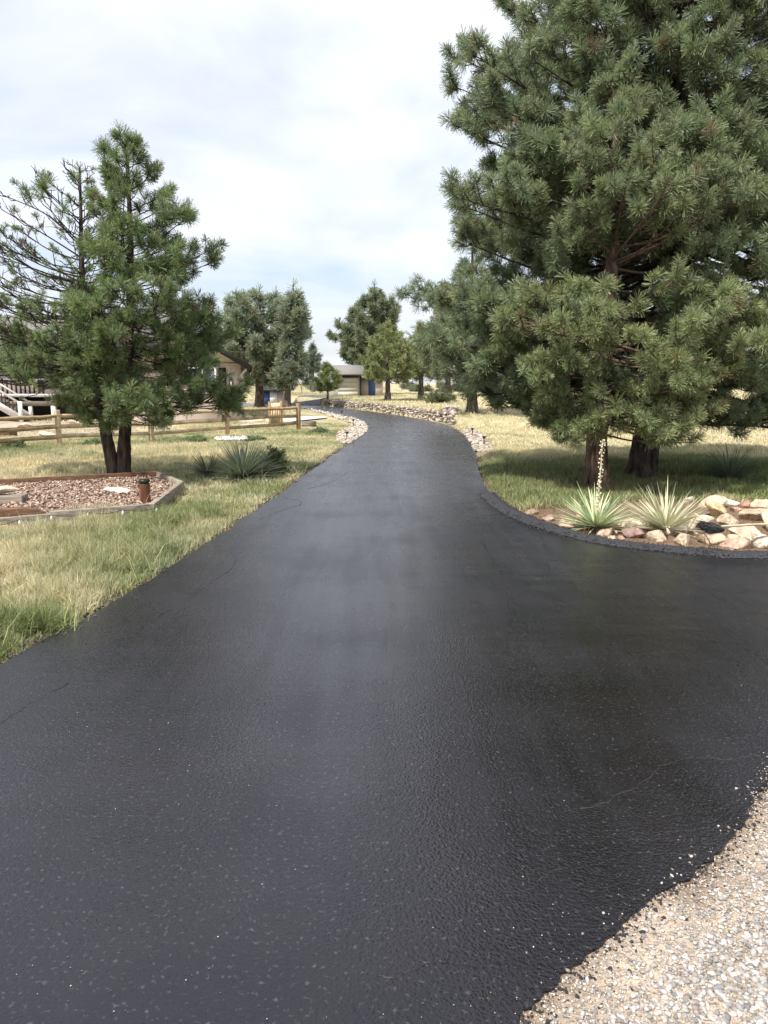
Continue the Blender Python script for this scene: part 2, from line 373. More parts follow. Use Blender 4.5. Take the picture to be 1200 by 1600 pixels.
mb = MB(); mb.add(np.stack([fx, fy, Z], 1), np.stack([ii, ii + 1, ii + nx + 1, ii + nx], 1), Cg)
M['ground'] = mat('dry_turf', (.95, .95, .95), 1, .3, 3, bump=.9, bscale=26, bdist=.05, vcol=True, c2=(1.15, 1.12, 1.05), spec=.1, detail=9)
tag(mb.build('ground', M['ground'], smooth=True), 'dry yellow and green meadow either side of the dark drive', 'ground', kind='structure')

# ------------------------------------------------------------------ driveway
def drive():
    bm = bmesh.new()
    top = [bm.verts.new((p[0], p[1], 0)) for p in ROAD]; bot = [bm.verts.new((p[0], p[1], -.09)) for p in ROAD]
    f = bm.faces.new(top); bmesh.ops.triangulate(bm, faces=[f], ngon_method='EAR_CLIP')
    n = len(top)
    for i in range(n): bm.faces.new((top[i], top[(i + 1) % n], bot[(i + 1) % n], bot[i]))
    bmesh.ops.recalc_face_normals(bm, faces=bm.faces)
    me = bpy.data.meshes.new('driveway'); bm.to_mesh(me); bm.free(); me.materials.append(M['asphalt'])
    # make sure the top looks up
    o = bpy.data.objects.new('driveway', me); COL.objects.link(o)
    return tag(o, 'freshly sealed black asphalt driveway curving away to the left', 'driveway', kind='structure')
DRIVE = drive()
# rolled loose edge along the right curve
sel = re[(re[:, 1] < 10.8) & (re[:, 0] < 11)]
mb = MB(); T = np.gradient(sel, axis=0); T /= np.linalg.norm(T, axis=1)[:, None] + 1e-9
Nn = np.stack([-T[:, 1], T[:, 0], 0 * T[:, 0]], 1)
if (Nn[len(Nn) // 2] @ np.array([0, 1, 0])) < 0: Nn = -Nn
prof = [(-.17, .004), (-.12, .015), (-.04, .032), (.03, .025), (.06, -.08)]
rows = [sel + Nn * a + np.array([0, 0, 1]) * b for a, b in prof]
J = [r + np.stack([rng.normal(0, .008, len(r)), rng.normal(0, .008, len(r)), np.abs(rng.normal(0, .007, len(r)))], 1) * (1 if 0 < i < 4 else 0) for i, r in enumerate(rows)]
Vv = np.stack(J, 1); n = len(sel); kk = len(prof); i0 = (np.arange(n - 1)[:, None] * kk + np.arange(kk - 1)[None, :]).ravel()
mb.add(Vv.reshape(-1, 3), np.stack([i0, i0 + 1, i0 + kk + 1, i0 + kk], 1)); mb.build('asphalt_edge_lip', M['berm'], DRIVE)
BERM = (sel, Nn)
# spilled sealer crumbs along the left edge
def pebbles(C, sz, col, name, m, parent=None, flat=.65, seed=1, sub=1):
    bm = bmesh.new(); bmesh.ops.create_icosphere(bm, subdivisions=sub, radius=1); bm.verts.ensure_lookup_table()
    bv = np.array([v.co[:] for v in bm.verts]); bf = np.array([[v.index for v in f.verts] for f in bm.faces]); bm.free()
    r = np.random.default_rng(seed); n = len(C); k = len(bv)
    ang = r.random(n) * 6.283; ca, sa = np.cos(ang), np.sin(ang)
    sc = np.stack([sz * r.uniform(.8, 1.3, n), sz * r.uniform(.6, .9, n), sz * flat * r.uniform(.6, 1, n)], 1)
    V = bv[None] * (1 + r.normal(0, .12, (n, k, 1))) * sc[:, None, :]
    tilt = r.normal(0, .25, n); V[..., 2] += V[..., 0] * tilt[:, None]
    x = V[..., 0] * ca[:, None] - V[..., 1] * sa[:, None]; y = V[..., 0] * sa[:, None] + V[..., 1] * ca[:, None]
    V = np.stack([x, y, V[..., 2]], -1) + C[:, None, :]
    F = (bf[None] + (np.arange(n) * k)[:, None, None]).reshape(-1, 3)
    mb = MB(); mb.add(V.reshape(-1, 3), F, np.repeat(col, k, 0)); return mb.build(name, m, parent, smooth=True)
n = 5200; q = le[rng.integers(0, len(le), n)]; q = q[(q[:, 1] < 22)]; n = len(q)
C = q + np.stack([rng.normal(-.05, .06, n), rng.normal(.05, .06, n), rng.uniform(-.035, .0, n)], 1)
tag(pebbles(C, rng.uniform(.006, .016, n), np.outer(rng.uniform(.02, .09, n), (1, .93, .9)), 'asphalt_crumbs', M['pebble'], seed=4), 'black crumbs of sealed asphalt along the left edge of the drive', 'asphalt crumbs', kind='stuff')
i_ = rng.integers(0, len(sel), 9000); off_ = rng.uniform(-.19, .05, 9000); C = BERM[0][i_] + BERM[1][i_] * off_[:, None] + rng.normal(0, .03, (9000, 3)) * [1, 1, 0]
C[:, 2] = np.interp(off_, [-.17, -.12, -.04, .03, .06], [.0, .015, .032, .025, .0]) - .002
tag(pebbles(C, rng.uniform(.005, .012, 9000), np.outer(rng.uniform(.01, .06, 9000), (1, .98, 1.08)), 'asphalt_crumbs', M['pebble'], seed=14, sub=0), 'loose black asphalt grains on the raised lip of the right curve', 'asphalt crumbs', kind='stuff')
# cracks
cr = [[(362, 858), (364, 884), (335, 908), (292, 934), (250, 962), (212, 990)], [(0, 1132), (40, 1104), (70, 1085), (108, 1066)],
      [(750, 842), (776, 880), (790, 910), (796, 950), (793, 1000), (802, 1045)], [(1190, 1176), (1120, 1186), (1062, 1192), (1010, 1210), (952, 1250), (905, 1262)],
      [(590, 1532), (650, 1516), (700, 1502), (725, 1488)], [(900, 1350), (855, 1372), (842, 1385), (815, 1400)], [(405, 812), (436, 800), (470, 786), (440, 776)],
      [(480, 764), (520, 752), (545, 736)], [(160, 1010), (185, 1000), (212, 990)], [(735, 712), (745, 724), (750, 742)]]
for ci, c in enumerate(cr):
    q = densify(catmull(pl(c), 6), .012, .03, 40 + ci); n = len(q); q[:, :2] += np.stack([fbm(q[:, 0], q[:, 1], 14, ci, 3) - .5, fbm(q[:, 0], q[:, 1], 14, ci + 9, 3) - .5], 1) * .07
    T = np.gradient(q, axis=0); T /= np.linalg.norm(T, axis=1)[:, None] + 1e-9; Nn = np.stack([-T[:, 1], T[:, 0], 0 * T[:, 0]], 1)
    wd = (.0019 * np.clip(fbm(q[:, 0], q[:, 1], 6, 70, 3) * 3 - .9, .02, 1.2) * rng.uniform(.6, 1.2, n))[:, None]
    hh = np.array([0, 0, 1]) * rng.uniform(.001, .0035, n)[:, None]
    V = np.stack([q - Nn * wd, q + hh, q + Nn * wd], 1).reshape(-1, 3); i0 = (np.arange(n - 1) * 3)[:, None] + np.arange(2)[None]; i0 = i0.ravel()
    mb = MB(); mb.add(V, np.stack([i0, i0 + 3, i0 + 4, i0 + 1], 1)); mb.build('crack', M['crack'], DRIVE)
# grit lying on the drive
px = rng.uniform(0, 1200, 2000); py = 1600 - rng.random(2000) ** 1.3 * 650; C = np.array([P(a, b, .002) for a, b in zip(px, py)]); C = C[rng.random(len(C)) < np.clip(fbm(C[:, 0], C[:, 1], 2.2, 50, 4) * 3 - 1.45, .03, .6)]
C = C[inpoly(C[:, 0], C[:, 1], ROADL)]; n = len(C); bright = rng.random(n) ** 2
col = np.where((rng.random(n) < .12)[:, None], np.array([.40, .38, .14]), np.array([.5, .48, .44])) * (.25 + bright[:, None])
tag(pebbles(C, rng.uniform(.0012, .0028, n), col, 'grit', M['pebble'], seed=9), 'tiny pale grit and pollen specks scattered over the black drive', 'grit', kind='stuff')
# gravel shoulder
n = 60000; gx = rng.uniform(.1, 2.5, n); gy = rng.uniform(1.0, 3.6, n)
d = dpoly(gx, gy, ge[::2]); ok = inpoly(gx, gy, GRAVP) & (rng.random(n) < np.clip(.5 + d * 2.5 + .6 * np.exp(-d / .03), 0, 1) * np.clip(2.6 - .75 * gy + .2, .10, 1)); gx, gy, d = gx[ok], gy[ok], d[ok]; n = len(gx)
sz = rng.uniform(.003, 1, n) ** 2.2 * .0068 + .003; sz = sz * (.8 + .75 * sm(d / .4)); shade = rng.uniform(.20, .52, n)
pal = np.array([[1, .92, .84], [.98, .95, .92], [1, .85, .74], [.74, .71, .68], [1, .96, .9]])[rng.integers(0, 5, n)]
col = shade[:, None] * pal; stain = (rng.random(n) < 2.2 * np.exp(-(d / .028)) * (fbm(gx, gy, 9, 3, 3) + .2))[:, None]; col = np.where(stain, .03, col)
m3 = 5200; e = ge[rng.integers(0, len(ge), m3)]; e = e[(e[:, 0] > -.2) & (e[:, 0] < 3)]; e = e + np.abs(rng.normal(0, .035, len(e)))[:, None] * np.array([-.75, .65, 0]) + rng.normal(0, .01, (len(e), 3)); e[:, 2] = .001
ok = (rng.random(len(e)) < np.clip(fbm(e[:, 0], e[:, 1], 7, 90, 3) * 4 - 1.6, 0, 1)); e = e[ok]
tag(pebbles(e, rng.uniform(.0012, .005, len(e)) * (.6 + rng.random(len(e))), rng.choice([.03, .05, .22, .42], len(e))[:, None] * np.array([1, .88, .78]), 'stray_gravel', M['pebble'], seed=15), 'stray stones and dust kicked onto the ragged edge of the black asphalt', 'stray gravel', kind='stuff')
tag(pebbles(np.stack([gx, gy, terrain(gx, gy) + .003], 1), sz, col, 'gravel', M['pebble'], seed=5), 'loose pale gravel beside the drive at the bottom right', 'gravel', kind='stuff')
n = 60000; sx = rng.uniform(.1, 2.5, n); sy = rng.uniform(1.0, 3.6, n); ok = inpoly(sx, sy, GRAVP); sx, sy = sx[ok], sy[ok]; n = len(sx)
tag(pebbles(np.stack([sx, sy, terrain(sx, sy) + .001], 1), rng.uniform(.002, .004, n), rng.uniform(.25, .6, n)[:, None] * np.array([1, .86, .73]), 'coarse_sand', M['pebble'], seed=6, sub=0), 'coarse tan sand between the gravel at the bottom right', 'sand', kind='stuff')

# ------------------------------------------------------------------ grass
def blades(x, y, z, h, wdt, col, lean=.45, seg=2, seed=0):
    r = np.random.default_rng(seed); n = len(x)
    a = r.random(n) * 6.283; la = r.random(n) * 6.283; ln = r.random(n) * lean * 1.6
    b = np.stack([x, y, z], 1); W = np.stack([np.cos(a), np.sin(a), 0 * a], 1) * wdt[:, None] / 2
    D = np.stack([np.cos(la) * ln, np.sin(la) * ln, np.ones(n)], 1); D /= np.linalg.norm(D, axis=1)[:, None]
    m = b + D * h[:, None] * .55
    D2 = D + np.stack([np.cos(la) * ln, np.sin(la) * ln, -.35 * ln], 1); D2 /= np.linalg.norm(D2, axis=1)[:, None]
    t = m + D2 * h[:, None] * .5
    V = np.stack([b - W, b + W, m - W * .8, m + W * .8, t], 1).reshape(-1, 3); i = np.arange(n)[:, None] * 5
    mb = MB(); mb.add(V, i + np.array([[0, 1, 3, 2]]), np.repeat(col, 5, 0)); mb.F.append(i + np.array([[2, 3, 4]])); return mb
def grassfield(n, poly, hmin, hmax, w0, seed, dens=None):
    r = np.random.default_rng(seed); poly = np.asarray(poly)[:, :2]; lo = poly.min(0); hi = poly.max(0)
    x = r.uniform(lo[0], hi[0], n * 2); y = r.uniform(lo[1], hi[1], n * 2); ok = inpoly(x, y, poly)
    ok &= fsd(x, y) > 0
    for pz in (BED, ROCKB): ok &= ~inpoly(x, y, pz)
    clump = .6 * fbm(x, y, 3.2, 60, 3) + .4 * fbm(x, y, 9, 64, 2); ok &= r.random(len(x)) < np.clip((clump - .33) * 4.2, .06, 1)
    if dens is not None: ok &= r.random(len(x)) < dens(x, y)
    x, y, clump = x[ok][:n], y[ok][:n], clump[ok][:n]
    d = np.maximum(fsd(x, y), 0); k = r.random(len(x)) < sm(d / .22) + .05; x, y, clump, d = x[k], y[k], clump[k], d[k]
    t = np.clip(dry(x, y) + r.normal(0, .22, len(x)), 0, 1)[:, None]
    c = (np.array([.215, .265, .10]) * (1 - t) + np.array([.72, .635, .42]) * t) * r.uniform(.6, 1.35, len(x))[:, None]
    blue = (fbm(x, y, 1.6, 77, 2) > .63)[:, None] & (t < .75); c = np.where(blue, c * np.array([.93, 1.0, 1.10]), c)
    h = (hmin + (hmax - hmin) * np.clip(clump * 1.6 - .35, 0, 1) ** 1.3 * r.uniform(.5, 1.2, len(x))) * (.55 + .45 * sm(d / .5))
    return blades(x, y, ftz(x, y) - .01, h, w0 * r.uniform(.7, 1.3, len(x)), c, seed=seed)
LV = [(-7, 3), (-3.2, 3.3), (-.5, 12), (-.4, 20), (-14, 20), (-11, 9)]
A = grassfield(240000, [(-6.2, 2.4), (-1.9, 2.9), (-1.2, 7.0), (-1.0, 9.5), (-7, 9.5), (-7.5, 5)], .045, .30, .0060, 1)
B = grassfield(200000, [(-1.0, 9.2), (1.0, 16), (-.4, 20), (-13, 20), (-10, 9.2)], .04, .17, .0085, 2)
C3 = grassfield(110000, [(-.2, 19.5), (-1.0, 30), (-12, 30), (-15, 19.5)], .05, .12, .015, 3, dens=lambda x, y: np.where((x < -7.5) & (y > 22.3), .12, 1))
tag(A.build('grass', M['blade']), 'long patchy green and straw grass on the near left verge', 'grass', kind='stuff')
tag(B.build('grass', M['blade']), 'dry grass of the left lawn between mulch bed and rail fence', 'grass', kind='stuff')
tag(C3.build('grass', M['blade']), 'short grass along and behind the rail fence', 'grass', kind='stuff')
D4 = grassfield(230000, [(1.1, 7.2), (11, 7.2), (16, 19), (2.1, 19), (1.2, 12)], .06, .21, .009, 4)
E5 = grassfield(120000, [(1.8, 18.5), (16, 18.5), (28, 38), (3, 38), (2.2, 28)], .05, .12, .018, 5)
tag(D4.build('grass', M['blade']), 'shaded green grass under the two big pines on the right', 'grass', kind='stuff')
tag(E5.build('grass', M['blade']), 'sunlit straw coloured grass beyond the right pines', 'grass', kind='stuff')
F6 = grassfield(90000, [(-3, 52), (3, 30), (28, 36), (50, 85), (-12, 85)], .08, .18, .04, 6)
tag(F6.build('grass', M['blade']), 'far meadow grass above the stone retaining wall', 'grass', kind='stuff')
F7 = grassfield(60000, [(-5, 36), (-14, 30), (-40, 85), (-12, 85), (-10, 58), (-5, 47)], .08, .18, .04, 7)
tag(F7.build('grass', M['blade']), 'far meadow grass left of the drive bend', 'grass', kind='stuff')
# pine needle litter round the rocks
n = 9000; x = rng.uniform(1.3, 7.5, n); y = rng.uniform(6.6, 10.2, n); ok = inpoly(x, y, np.vstack([re[(re[:, 1] < 12)][:, :2], [(1.7, 10.8), (2.6, 8.9), (8, 8.9)]])) & ~inpoly(x, y, ROADL); x, y = x[ok], y[ok]; n = len(x)
L1 = blades(x, y, terrain(x, y) + .005, rng.uniform(.05, .13, n), rng.uniform(.004, .007, n), rng.uniform(.6, 1.4, n)[:, None] * np.array([.25, .145, .085]), lean=2.6, seed=8)
tag(L1.build('pine_litter', M['blade']), 'brown dead pine needles lying round the rocks by the right curve', 'pine litter', kind='stuff')

n = 7000; a = rng.random(n) * 6.283; q = np.abs(rng.normal(0, 1.5, n)); wh = rng.random(n) < .5; x = np.where(wh, G(935, 766)[0], G(1000, 749)[0]) + np.cos(a) * q; y = np.where(wh, G(935, 766)[1], G(1000, 749)[1]) + np.sin(a) * q
ok = fsd(x, y) > .1; x, y = x[ok], y[ok]; n = len(x)
L2 = blades(x, y, ftz(x, y) + rng.uniform(.005, .07, n), rng.uniform(.06, .14, n), rng.uniform(.004, .008, n), rng.uniform(.6, 1.4, n)[:, None] * np.array([.26, .16, .09]), lean=2.6, seed=18)
tag(L2.build('pine_litter', M['blade']), 'brown fallen needles in the grass round the two right trunks', 'pine litter', kind='stuff')
# tall seeded stalks in the verge
n = 2600; x = rng.uniform(-7, 0, n); y = rng.uniform(3, 17, n); d_ = fsd(x, y); ok = (d_ > .05) & (d_ < 4.5) & ~inpoly(x, y, BED) & (fbm(x, y, 1.3, 44, 3) > .47); x, y = x[ok], y[ok]; n = len(x)
SK = blades(x, y, ftz(x, y), rng.uniform(.16, .42, n), rng.uniform(.003, .006, n), rng.uniform(.7, 1.3, n)[:, None] * np.where((rng.random(n) < .3)[:, None], np.array([.30, .34, .13]), np.array([.66, .58, .36])), lean=.5, seed=19)
tag(SK.build('grass_stalks', M['blade']), 'taller thin straw stalks standing up out of the left verge', 'grass stalks', kind='stuff')

# ------------------------------------------------------------------ pines
def tufts(mb, C, A, sz, k, wd, col, seed, spread=1.0):
    r = np.random.default_rng(seed); n = len(C)
    A = A / (np.linalg.norm(A, axis=1)[:, None] + 1e-9)
    A3 = np.repeat(A, k, 0); s3 = np.repeat(sz, k); c3 = np.repeat(col, k, 0); m = n * k
    rd = r.normal(0, 1, (m, 3)); rd -= (rd * A3).sum(1)[:, None] * A3; rd /= np.linalg.norm(rd, axis=1)[:, None] + 1e-9
    u = r.random(m)                                    # position along twig: 1 tip
    th = (np.radians(18) + np.radians(82) * (1 - u) ** .8 * spread + r.normal(0, .14, m))
    D = A3 * np.cos(th)[:, None] + rd * np.sin(th)[:, None]; D[:, 2] += .06
    b = np.repeat(C, k, 0) - A3 * ((1 - u) * s3 * .75)[:, None]
    ln = s3 * r.uniform(.75, 1.1, m)
    tip = b + D * ln[:, None]; tip[:, 2] -= ln * .07
    W = np.cross(D, r.normal(0, 1, (m, 3))); W /= np.linalg.norm(W, axis=1)[:, None] + 1e-9; W *= wd / 2
    V = np.stack([b - W * .6, b + W * .6, tip + W, tip - W], 1).reshape(-1, 3)
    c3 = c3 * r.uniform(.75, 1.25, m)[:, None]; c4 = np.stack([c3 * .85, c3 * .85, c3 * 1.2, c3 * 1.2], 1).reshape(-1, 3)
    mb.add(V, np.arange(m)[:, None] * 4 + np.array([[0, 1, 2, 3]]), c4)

def pine(label, base, leaders, depth_bias=1.0, nb=70, tsz=.17, k=60, wd=.007, col=(.10, .135, .06), seed=0, sub=4.0, group=None, litters=1.0,
         twig_all=True, droop=.0, barkc=(1, 1, 1), trunk_sides=14, limb_r=.028, vary=.72, twl=.16, colhi=None, colz=(2, 3), name='pine_tree', spread=1.0, dead=(.16, .12, .07)):
    """leaders: list of dict(path=[world pts], r0, r1, prof=[(z, rl, rr)], share, bare=fn(z,az)->probability that a twig is bare)"""
    r = np.random.default_rng(seed); base = np.asarray(base, float)
    root = empty(name, base, label, 'pine tree', group)
    tm = MB(); lm = MB(); cm = MB(); TC = []; TA = []; TS = []; TCOL = []; thin = nb < 40
    for ld_ in leaders:
        path = catmull(ld_['path'], 10); path = path[path[:, 2] < path[-1, 2] - tsz * .9] if tsz < .2 else path; zs = path[:, 2]; n = len(path); f = np.linspace(0, 1, n)
        rad = ld_['r0'] + (ld_['r1'] - ld_['r0']) * f ** .8
        if ld_.get('flare', 1): rad = rad * (1 + .55 * np.exp(-f * n * .45))
        tm.tube(path, rad, trunk_sides, barkc, rough=.16, rg=r)
        prof = np.array(ld_['prof'], float); prof = prof[np.argsort(prof[:, 0])]; prof[:, 0] -= np.linspace(0, 1, len(prof)) * tsz * 1.3; zlo, zhi = prof[0, 0], prof[-1, 0]
        zg = np.linspace(zlo, zhi, 200); rg_ = np.interp(zg, prof[:, 0], prof[:, 1] + prof[:, 2]) / 2 + .25; cdf = np.cumsum(rg_); cdf /= cdf[-1]
        m = int(nb * ld_.get('share', 1)); col = np.array(col); az = r.random() * 6.28; bare = ld_.get('bare')
        for i in range(m):
            ze = float(np.interp((i + r.random()) / m, cdf, zg)); az += 2.39996 + r.normal(0, .25)
            cx = math.cos(az); rl, rr = np.interp(ze, prof[:, 0], prof[:, 1]), np.interp(ze, prof[:, 0], prof[:, 2])
            Lb = (rl * (1 - cx) / 2 + rr * (1 + cx) / 2) if abs(cx) < 2 else 0
            if any(g0 < ze < g1 and r.random() < gp_ for g0, g1, gp_ in ld_.get('gaps', [])): continue
            Lb = max(.12, (Lb - tsz * .9) * (1 - (1 - ld_.get('front', 1)) * max(0, -math.sin(az))) * r.uniform(vary if tsz < .2 else .5, 1.1 if tsz < .2 else 1.25))
            fr = (ze - zlo) / (zhi - zlo + 1e-6); rise = (.05 + .75 * fr ** 1.5 - droop * (1 - fr)) * Lb
            z0 = min(max(ze - rise, base[2] + .5), zs[-1] - .05)
            p0 = np.array([np.interp(z0, zs, path[:, j]) for j in range(3)]); ax = np.array([np.interp(ze, zs, path[:, j]) for j in range(3)])
            d = np.array([math.cos(az), math.sin(az), 0.]); pe = np.array([ax[0], ax[1], 0]) + d * Lb; pe[2] = ze
            mid = p0 * .5 + pe * .5 + np.array([r.normal(0, .06), r.normal(0, .06), -.06 * Lb + r.normal(0, .05)]) * min(Lb, 2)
            bp = catmull([p0, mid, pe], 5); nbp = len(bp)
            r0 = min(limb_r * (.35 + .35 * Lb), np.interp(z0, zs, rad) * .7)
            lm.tube(bp, np.linspace(r0, .006, nbp), 6, barkc, cap=False)
            ns = max(2, int(Lb * sub)); 
            for j in range(ns + 1):
                s = 1.0 if j == ns else r.uniform(.30, 1.0) ** .62
                ps = np.array([np.interp(s * (nbp - 1), np.arange(nbp), bp[:, q]) for q in range(3)])
                tdir = bp[min(nbp - 1, int(s * (nbp - 1)) + 1)] - bp[max(0, int(s * (nbp - 1)) - 1)]; tdir /= np.linalg.norm(tdir) + 1e-9
                sidev = np.array([-d[1], d[0], 0]) * r.choice([-1, 1])
                sl = (0.14 if j == ns else (.27 + .42 * (1 - s) * Lb * .6)) * r.uniform(.7, 1.2) * min(1, .45 + Lb * .55)
                sd = tdir * .75 + sidev * (0 if j == ns else r.uniform(.5, 1.1)) + np.array([0, 0, r.normal(.22, .32)]); sd /= np.linalg.norm(sd)
                q1 = ps + sd * sl * .5 + np.array([0, 0, -.02]); q2 = ps + sd * sl + np.array([0, 0, .10 * sl])
                lm.tube([ps, q1, q2], [.009, .007, .005], 4, barkc, cap=False)
                isb = bare is not None and r.random() < bare(ze, cx)
                nt = (3 if j == ns else 1) + int(sl * 6.0 * litters + r.random())
                for u in range(nt):
                    s2 = 1 if u == 0 else r.uniform(.25, .95)
                    qb = ps + (q2 - ps) * s2; td = sd + r.normal(0, .55, 3) + np.array([0, 0, .45]); td /= np.linalg.norm(td)
                    tl = twl * (.4 + r.random()) * min(1, .4 + Lb * .6); qt = qb + td * tl
                    if u and (twig_all): lm.tube([qb, qt], [.005, .004], 3, barkc, cap=False)
                    if isb and r.random() < .85:
                        continue
                    TC.append(qt if u else q2); TA.append(td if u else sd + np.array([0, 0, .3])); TS.append(tsz * r.uniform(.6, 1.3) * (.6 if isb else 1))
                    lo_ = 0 if colhi is None else float(sm((ze - colz[0]) / (colz[1] - colz[0]))); cc = (np.array(col) * (1 - lo_) + (np.array(colhi) * lo_ if colhi is not None else 0)) * (1 + r.normal(0, .13)) * np.array([1 + r.normal(0, .05), 1, 1 + r.normal(0, .08)])
                    if r.random() < .025: cc = np.array(dead)
                    TCOL.append(cc)
        # top leader tufts
        TC.append(path[-1]); TA.append(np.array([0, 0, 1.])); TS.append(tsz); TCOL.append(np.array(col))
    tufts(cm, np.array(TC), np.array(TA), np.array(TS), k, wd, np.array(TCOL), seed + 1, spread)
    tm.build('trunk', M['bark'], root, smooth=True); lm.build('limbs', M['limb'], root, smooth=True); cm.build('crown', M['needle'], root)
    print('PINE', label[:40], 'tufts', len(TC), 'needles', len(TC) * k)
    return root
def prof_px(rows, d, axis_pts):
    """rows of (y_px, left_px, right_px) measured at distance d -> (z, rl, rr) about the axis polyline"""
    ap = np.array(axis_pts); out = []
    for y, l, rgt in rows:
        a = PD(l, y, d); b = PD(rgt, y, d); cx = np.interp(a[2], ap[:, 2], ap[:, 0]); out.append((a[2], max(cx - a[0], .12), max(b[0] - cx, .12)))
    return out

# right front pine
b1 = G(935, 766); d1 = b1[1]
ax1 = [b1 + [0, 0, -.1], PD(933, 690, d1), PD(948, 540, d1), PD(957, 380, d1), PD(962, 230, d1), PD(955, 118, d1)]
pr1 = prof_px([(108, 940, 962), (150, 900, 1020), (200, 860, 1085), (260, 840, 1140), (330, 845, 1165), (380, 870, 1120), (440, 860, 1070), (458, 800, 1130), (500, 780, 1150), (560, 775, 1165), (610, 815, 1170), (660, 840, 1150), (690, 870, 1060)], d1, ax1)
pine('reddish trunked pine standing front left of the right pair behind the yuccas', b1, [dict(path=ax1, r0=.215, r1=.02, prof=pr1, gaps=[(PD(0, 452, d1)[2], PD(0, 375, d1)[2], .93)])], nb=140, tsz=.125, k=66, wd=.0068,
     col=(.215, .250, .120), seed=21, colhi=(.185, .222, .118), colz=(2.6, 4.2), sub=5.0, group=None, barkc=(1.1, .88, .80), droop=.15, litters=1.25)
# right rear pine, taller, leaning right
b2 = G(1000, 749); d2 = b2[1]
ax2 = [b2 + [0, 0, -.1], PD(1012, 680, d2), PD(1045, 520, d2), PD(1062, 380, d2), PD(1060, 150, d2 + .1), PD(1040, -100, d2 + .2), PD(1020, -420, d2 + .3), PD(1010, -620, d2 + .3)]
pr2 = prof_px([(-620, 990, 1030), (-420, 900, 1160), (-200, 840, 1300), (-50, 790, 1400), (60, 715, 1430), (190, 735, 1440), (250, 672, 1440), (330, 650, 1430), (420, 632, 1420), (500, 632, 1420), (560, 660, 1420), (620, 715, 1400), (645, 750, 1400), (660, 900, 1350)], d2, ax2)
pine('tallest dark trunked pine leaning right behind the reddish trunked one', b2, [dict(path=ax2, r0=.27, r1=.03, prof=pr2, front=.40, gaps=[(PD(0, 470, d2)[2], PD(0, 385, d2)[2], .55)])], nb=470, tsz=.14, k=54, wd=.0080,
     col=(.182, .222, .124), seed=35, sub=4.8, barkc=(.55, .52, .52), droop=.25, limb_r=.035, litters=1.15)
# left twin pine in the mulch bed
b3 = G(188, 750); d3 = b3[1]
axR = [b3 + [.05, 0, -.1], PD(194, 700, d3), PD(200, 600, d3), PD(204, 440, d3), PD(202, 320, d3), PD(196, 200, d3)]
axL = [b3 + [-.05, 0, -.1], PD(168, 690, d3), PD(156, 620, d3 + .2), PD(136, 520, d3 + .5), PD(128, 420, d3 + .5), PD(126, 320, d3 + .5), PD(124, 245, d3 + .5)]
prR = prof_px([(195, 172, 215), (240, 150, 238), (290, 148, 270), (350, 145, 305), (400, 140, 345), (430, 130, 358), (455, 105, 360), (480, 100, 340), (530, 105, 358), (555, 105, 330), (598, 105, 335), (614, 110, 392), (638, 115, 400), (655, 125, 310), (668, 150, 260)], d3, axR)
prL = prof_px([(235, 105, 135), (270, 50, 145), (310, 5, 150), (350, -25, 160), (400, -60, 165), (460, -90, 165), (520, -110, 160), (560, -110, 150), (590, -60, 140), (606, 40, 140)], d3 + .5, axL)
def bareL(z, cx):
    return .975 if (z > 3.2) else (.9 if z > 2.5 and cx < .6 else .6)
pine('twin trunked pine growing in the mulch bed, left crown half bare', b3, [
    dict(path=axR, r0=.145, r1=.02, prof=prR, share=1.0, gaps=[(PD(0, 470, d3)[2], PD(0, 430, d3)[2], .6)]),
    dict(path=axL, r0=.125, r1=.015, prof=prL, share=.95, bare=bareL)],
    nb=165, tsz=.12, k=62, wd=.0068, col=(.150, .198, .086), seed=52, sub=5.0, litters=1.2, barkc=(.48, .44, .42), droop=.12, limb_r=.019, vary=.5)
# distant pines
def far_pine(label, px, py, ytop, rows, r0, nb, tsz, k, wd, col, seed, lean=0, d=None, group='pines beyond the bend of the drive', **kw):
    b = G(px, py) if d is None else np.array([PD(px, py, d)[0], d, tz(PD(px, py, d)[0], d)])
    dd_ = b[1]; ax = [b + [0, 0, -.1], PD(px + lean * .4, (py * 2 + ytop) / 3, dd_), PD(px + lean, (py + 2 * ytop) / 3, dd_), PD(px + lean, ytop + 4, dd_)]
    return pine(label, b, [dict(path=ax, r0=r0, r1=.03, prof=prof_px(rows, dd_, ax))], nb=nb, tsz=tsz, k=k, wd=wd, col=col, seed=seed, group=group, trunk_sides=8, twig_all=False, **kw)
far_pine('dark pine with a reddish patch just behind the hanging branches of the right pines', 738, 621, 380, [(380, 725, 745), (430, 690, 790), (500, 665, 830), (550, 660, 850), (585, 690, 850), (600, 700, 820)], .22, 80, .24, 30, .018, (.135, .165, .09), 61, sub=3, d=31, dead=(.25, .12, .06))
far_pine('bushy olive pine with a forked low trunk right of the shed', 606, 616, 496, [(496, 602, 612), (515, 590, 628), (540, 576, 645), (565, 566, 652), (585, 564, 654), (596, 585, 640)], .20, 80, .26, 26, .026, (.22, .25, .11), 62, sub=2.6, d=50)
far_pine('pale green pine between the olive one and the dark one', 658, 614, 500, [(498, 655, 665), (520, 640, 680), (550, 630, 700), (575, 625, 705), (592, 640, 690)], .22, 64, .28, 24, .028, (.22, .25, .13), 63, sub=2.4, d=53)
far_pine('tall dark pine rising behind the shed', 585, 605, 440, [(440, 578, 592), (465, 545, 622), (490, 530, 632), (520, 515, 630), (545, 515, 625), (570, 540, 620), (585, 550, 610)], .35, 90, .55, 28, .05, (.165, .195, .115), 64, sub=2.0, d=78)
far_pine('tiny round pine in front of the shed', 512, 621, 562, [(562, 509, 515), (575, 500, 525), (590, 490, 535), (602, 490, 534), (610, 500, 525)], .09, 46, .22, 22, .022, (.19, .23, .09), 65, sub=2.6, d=55)
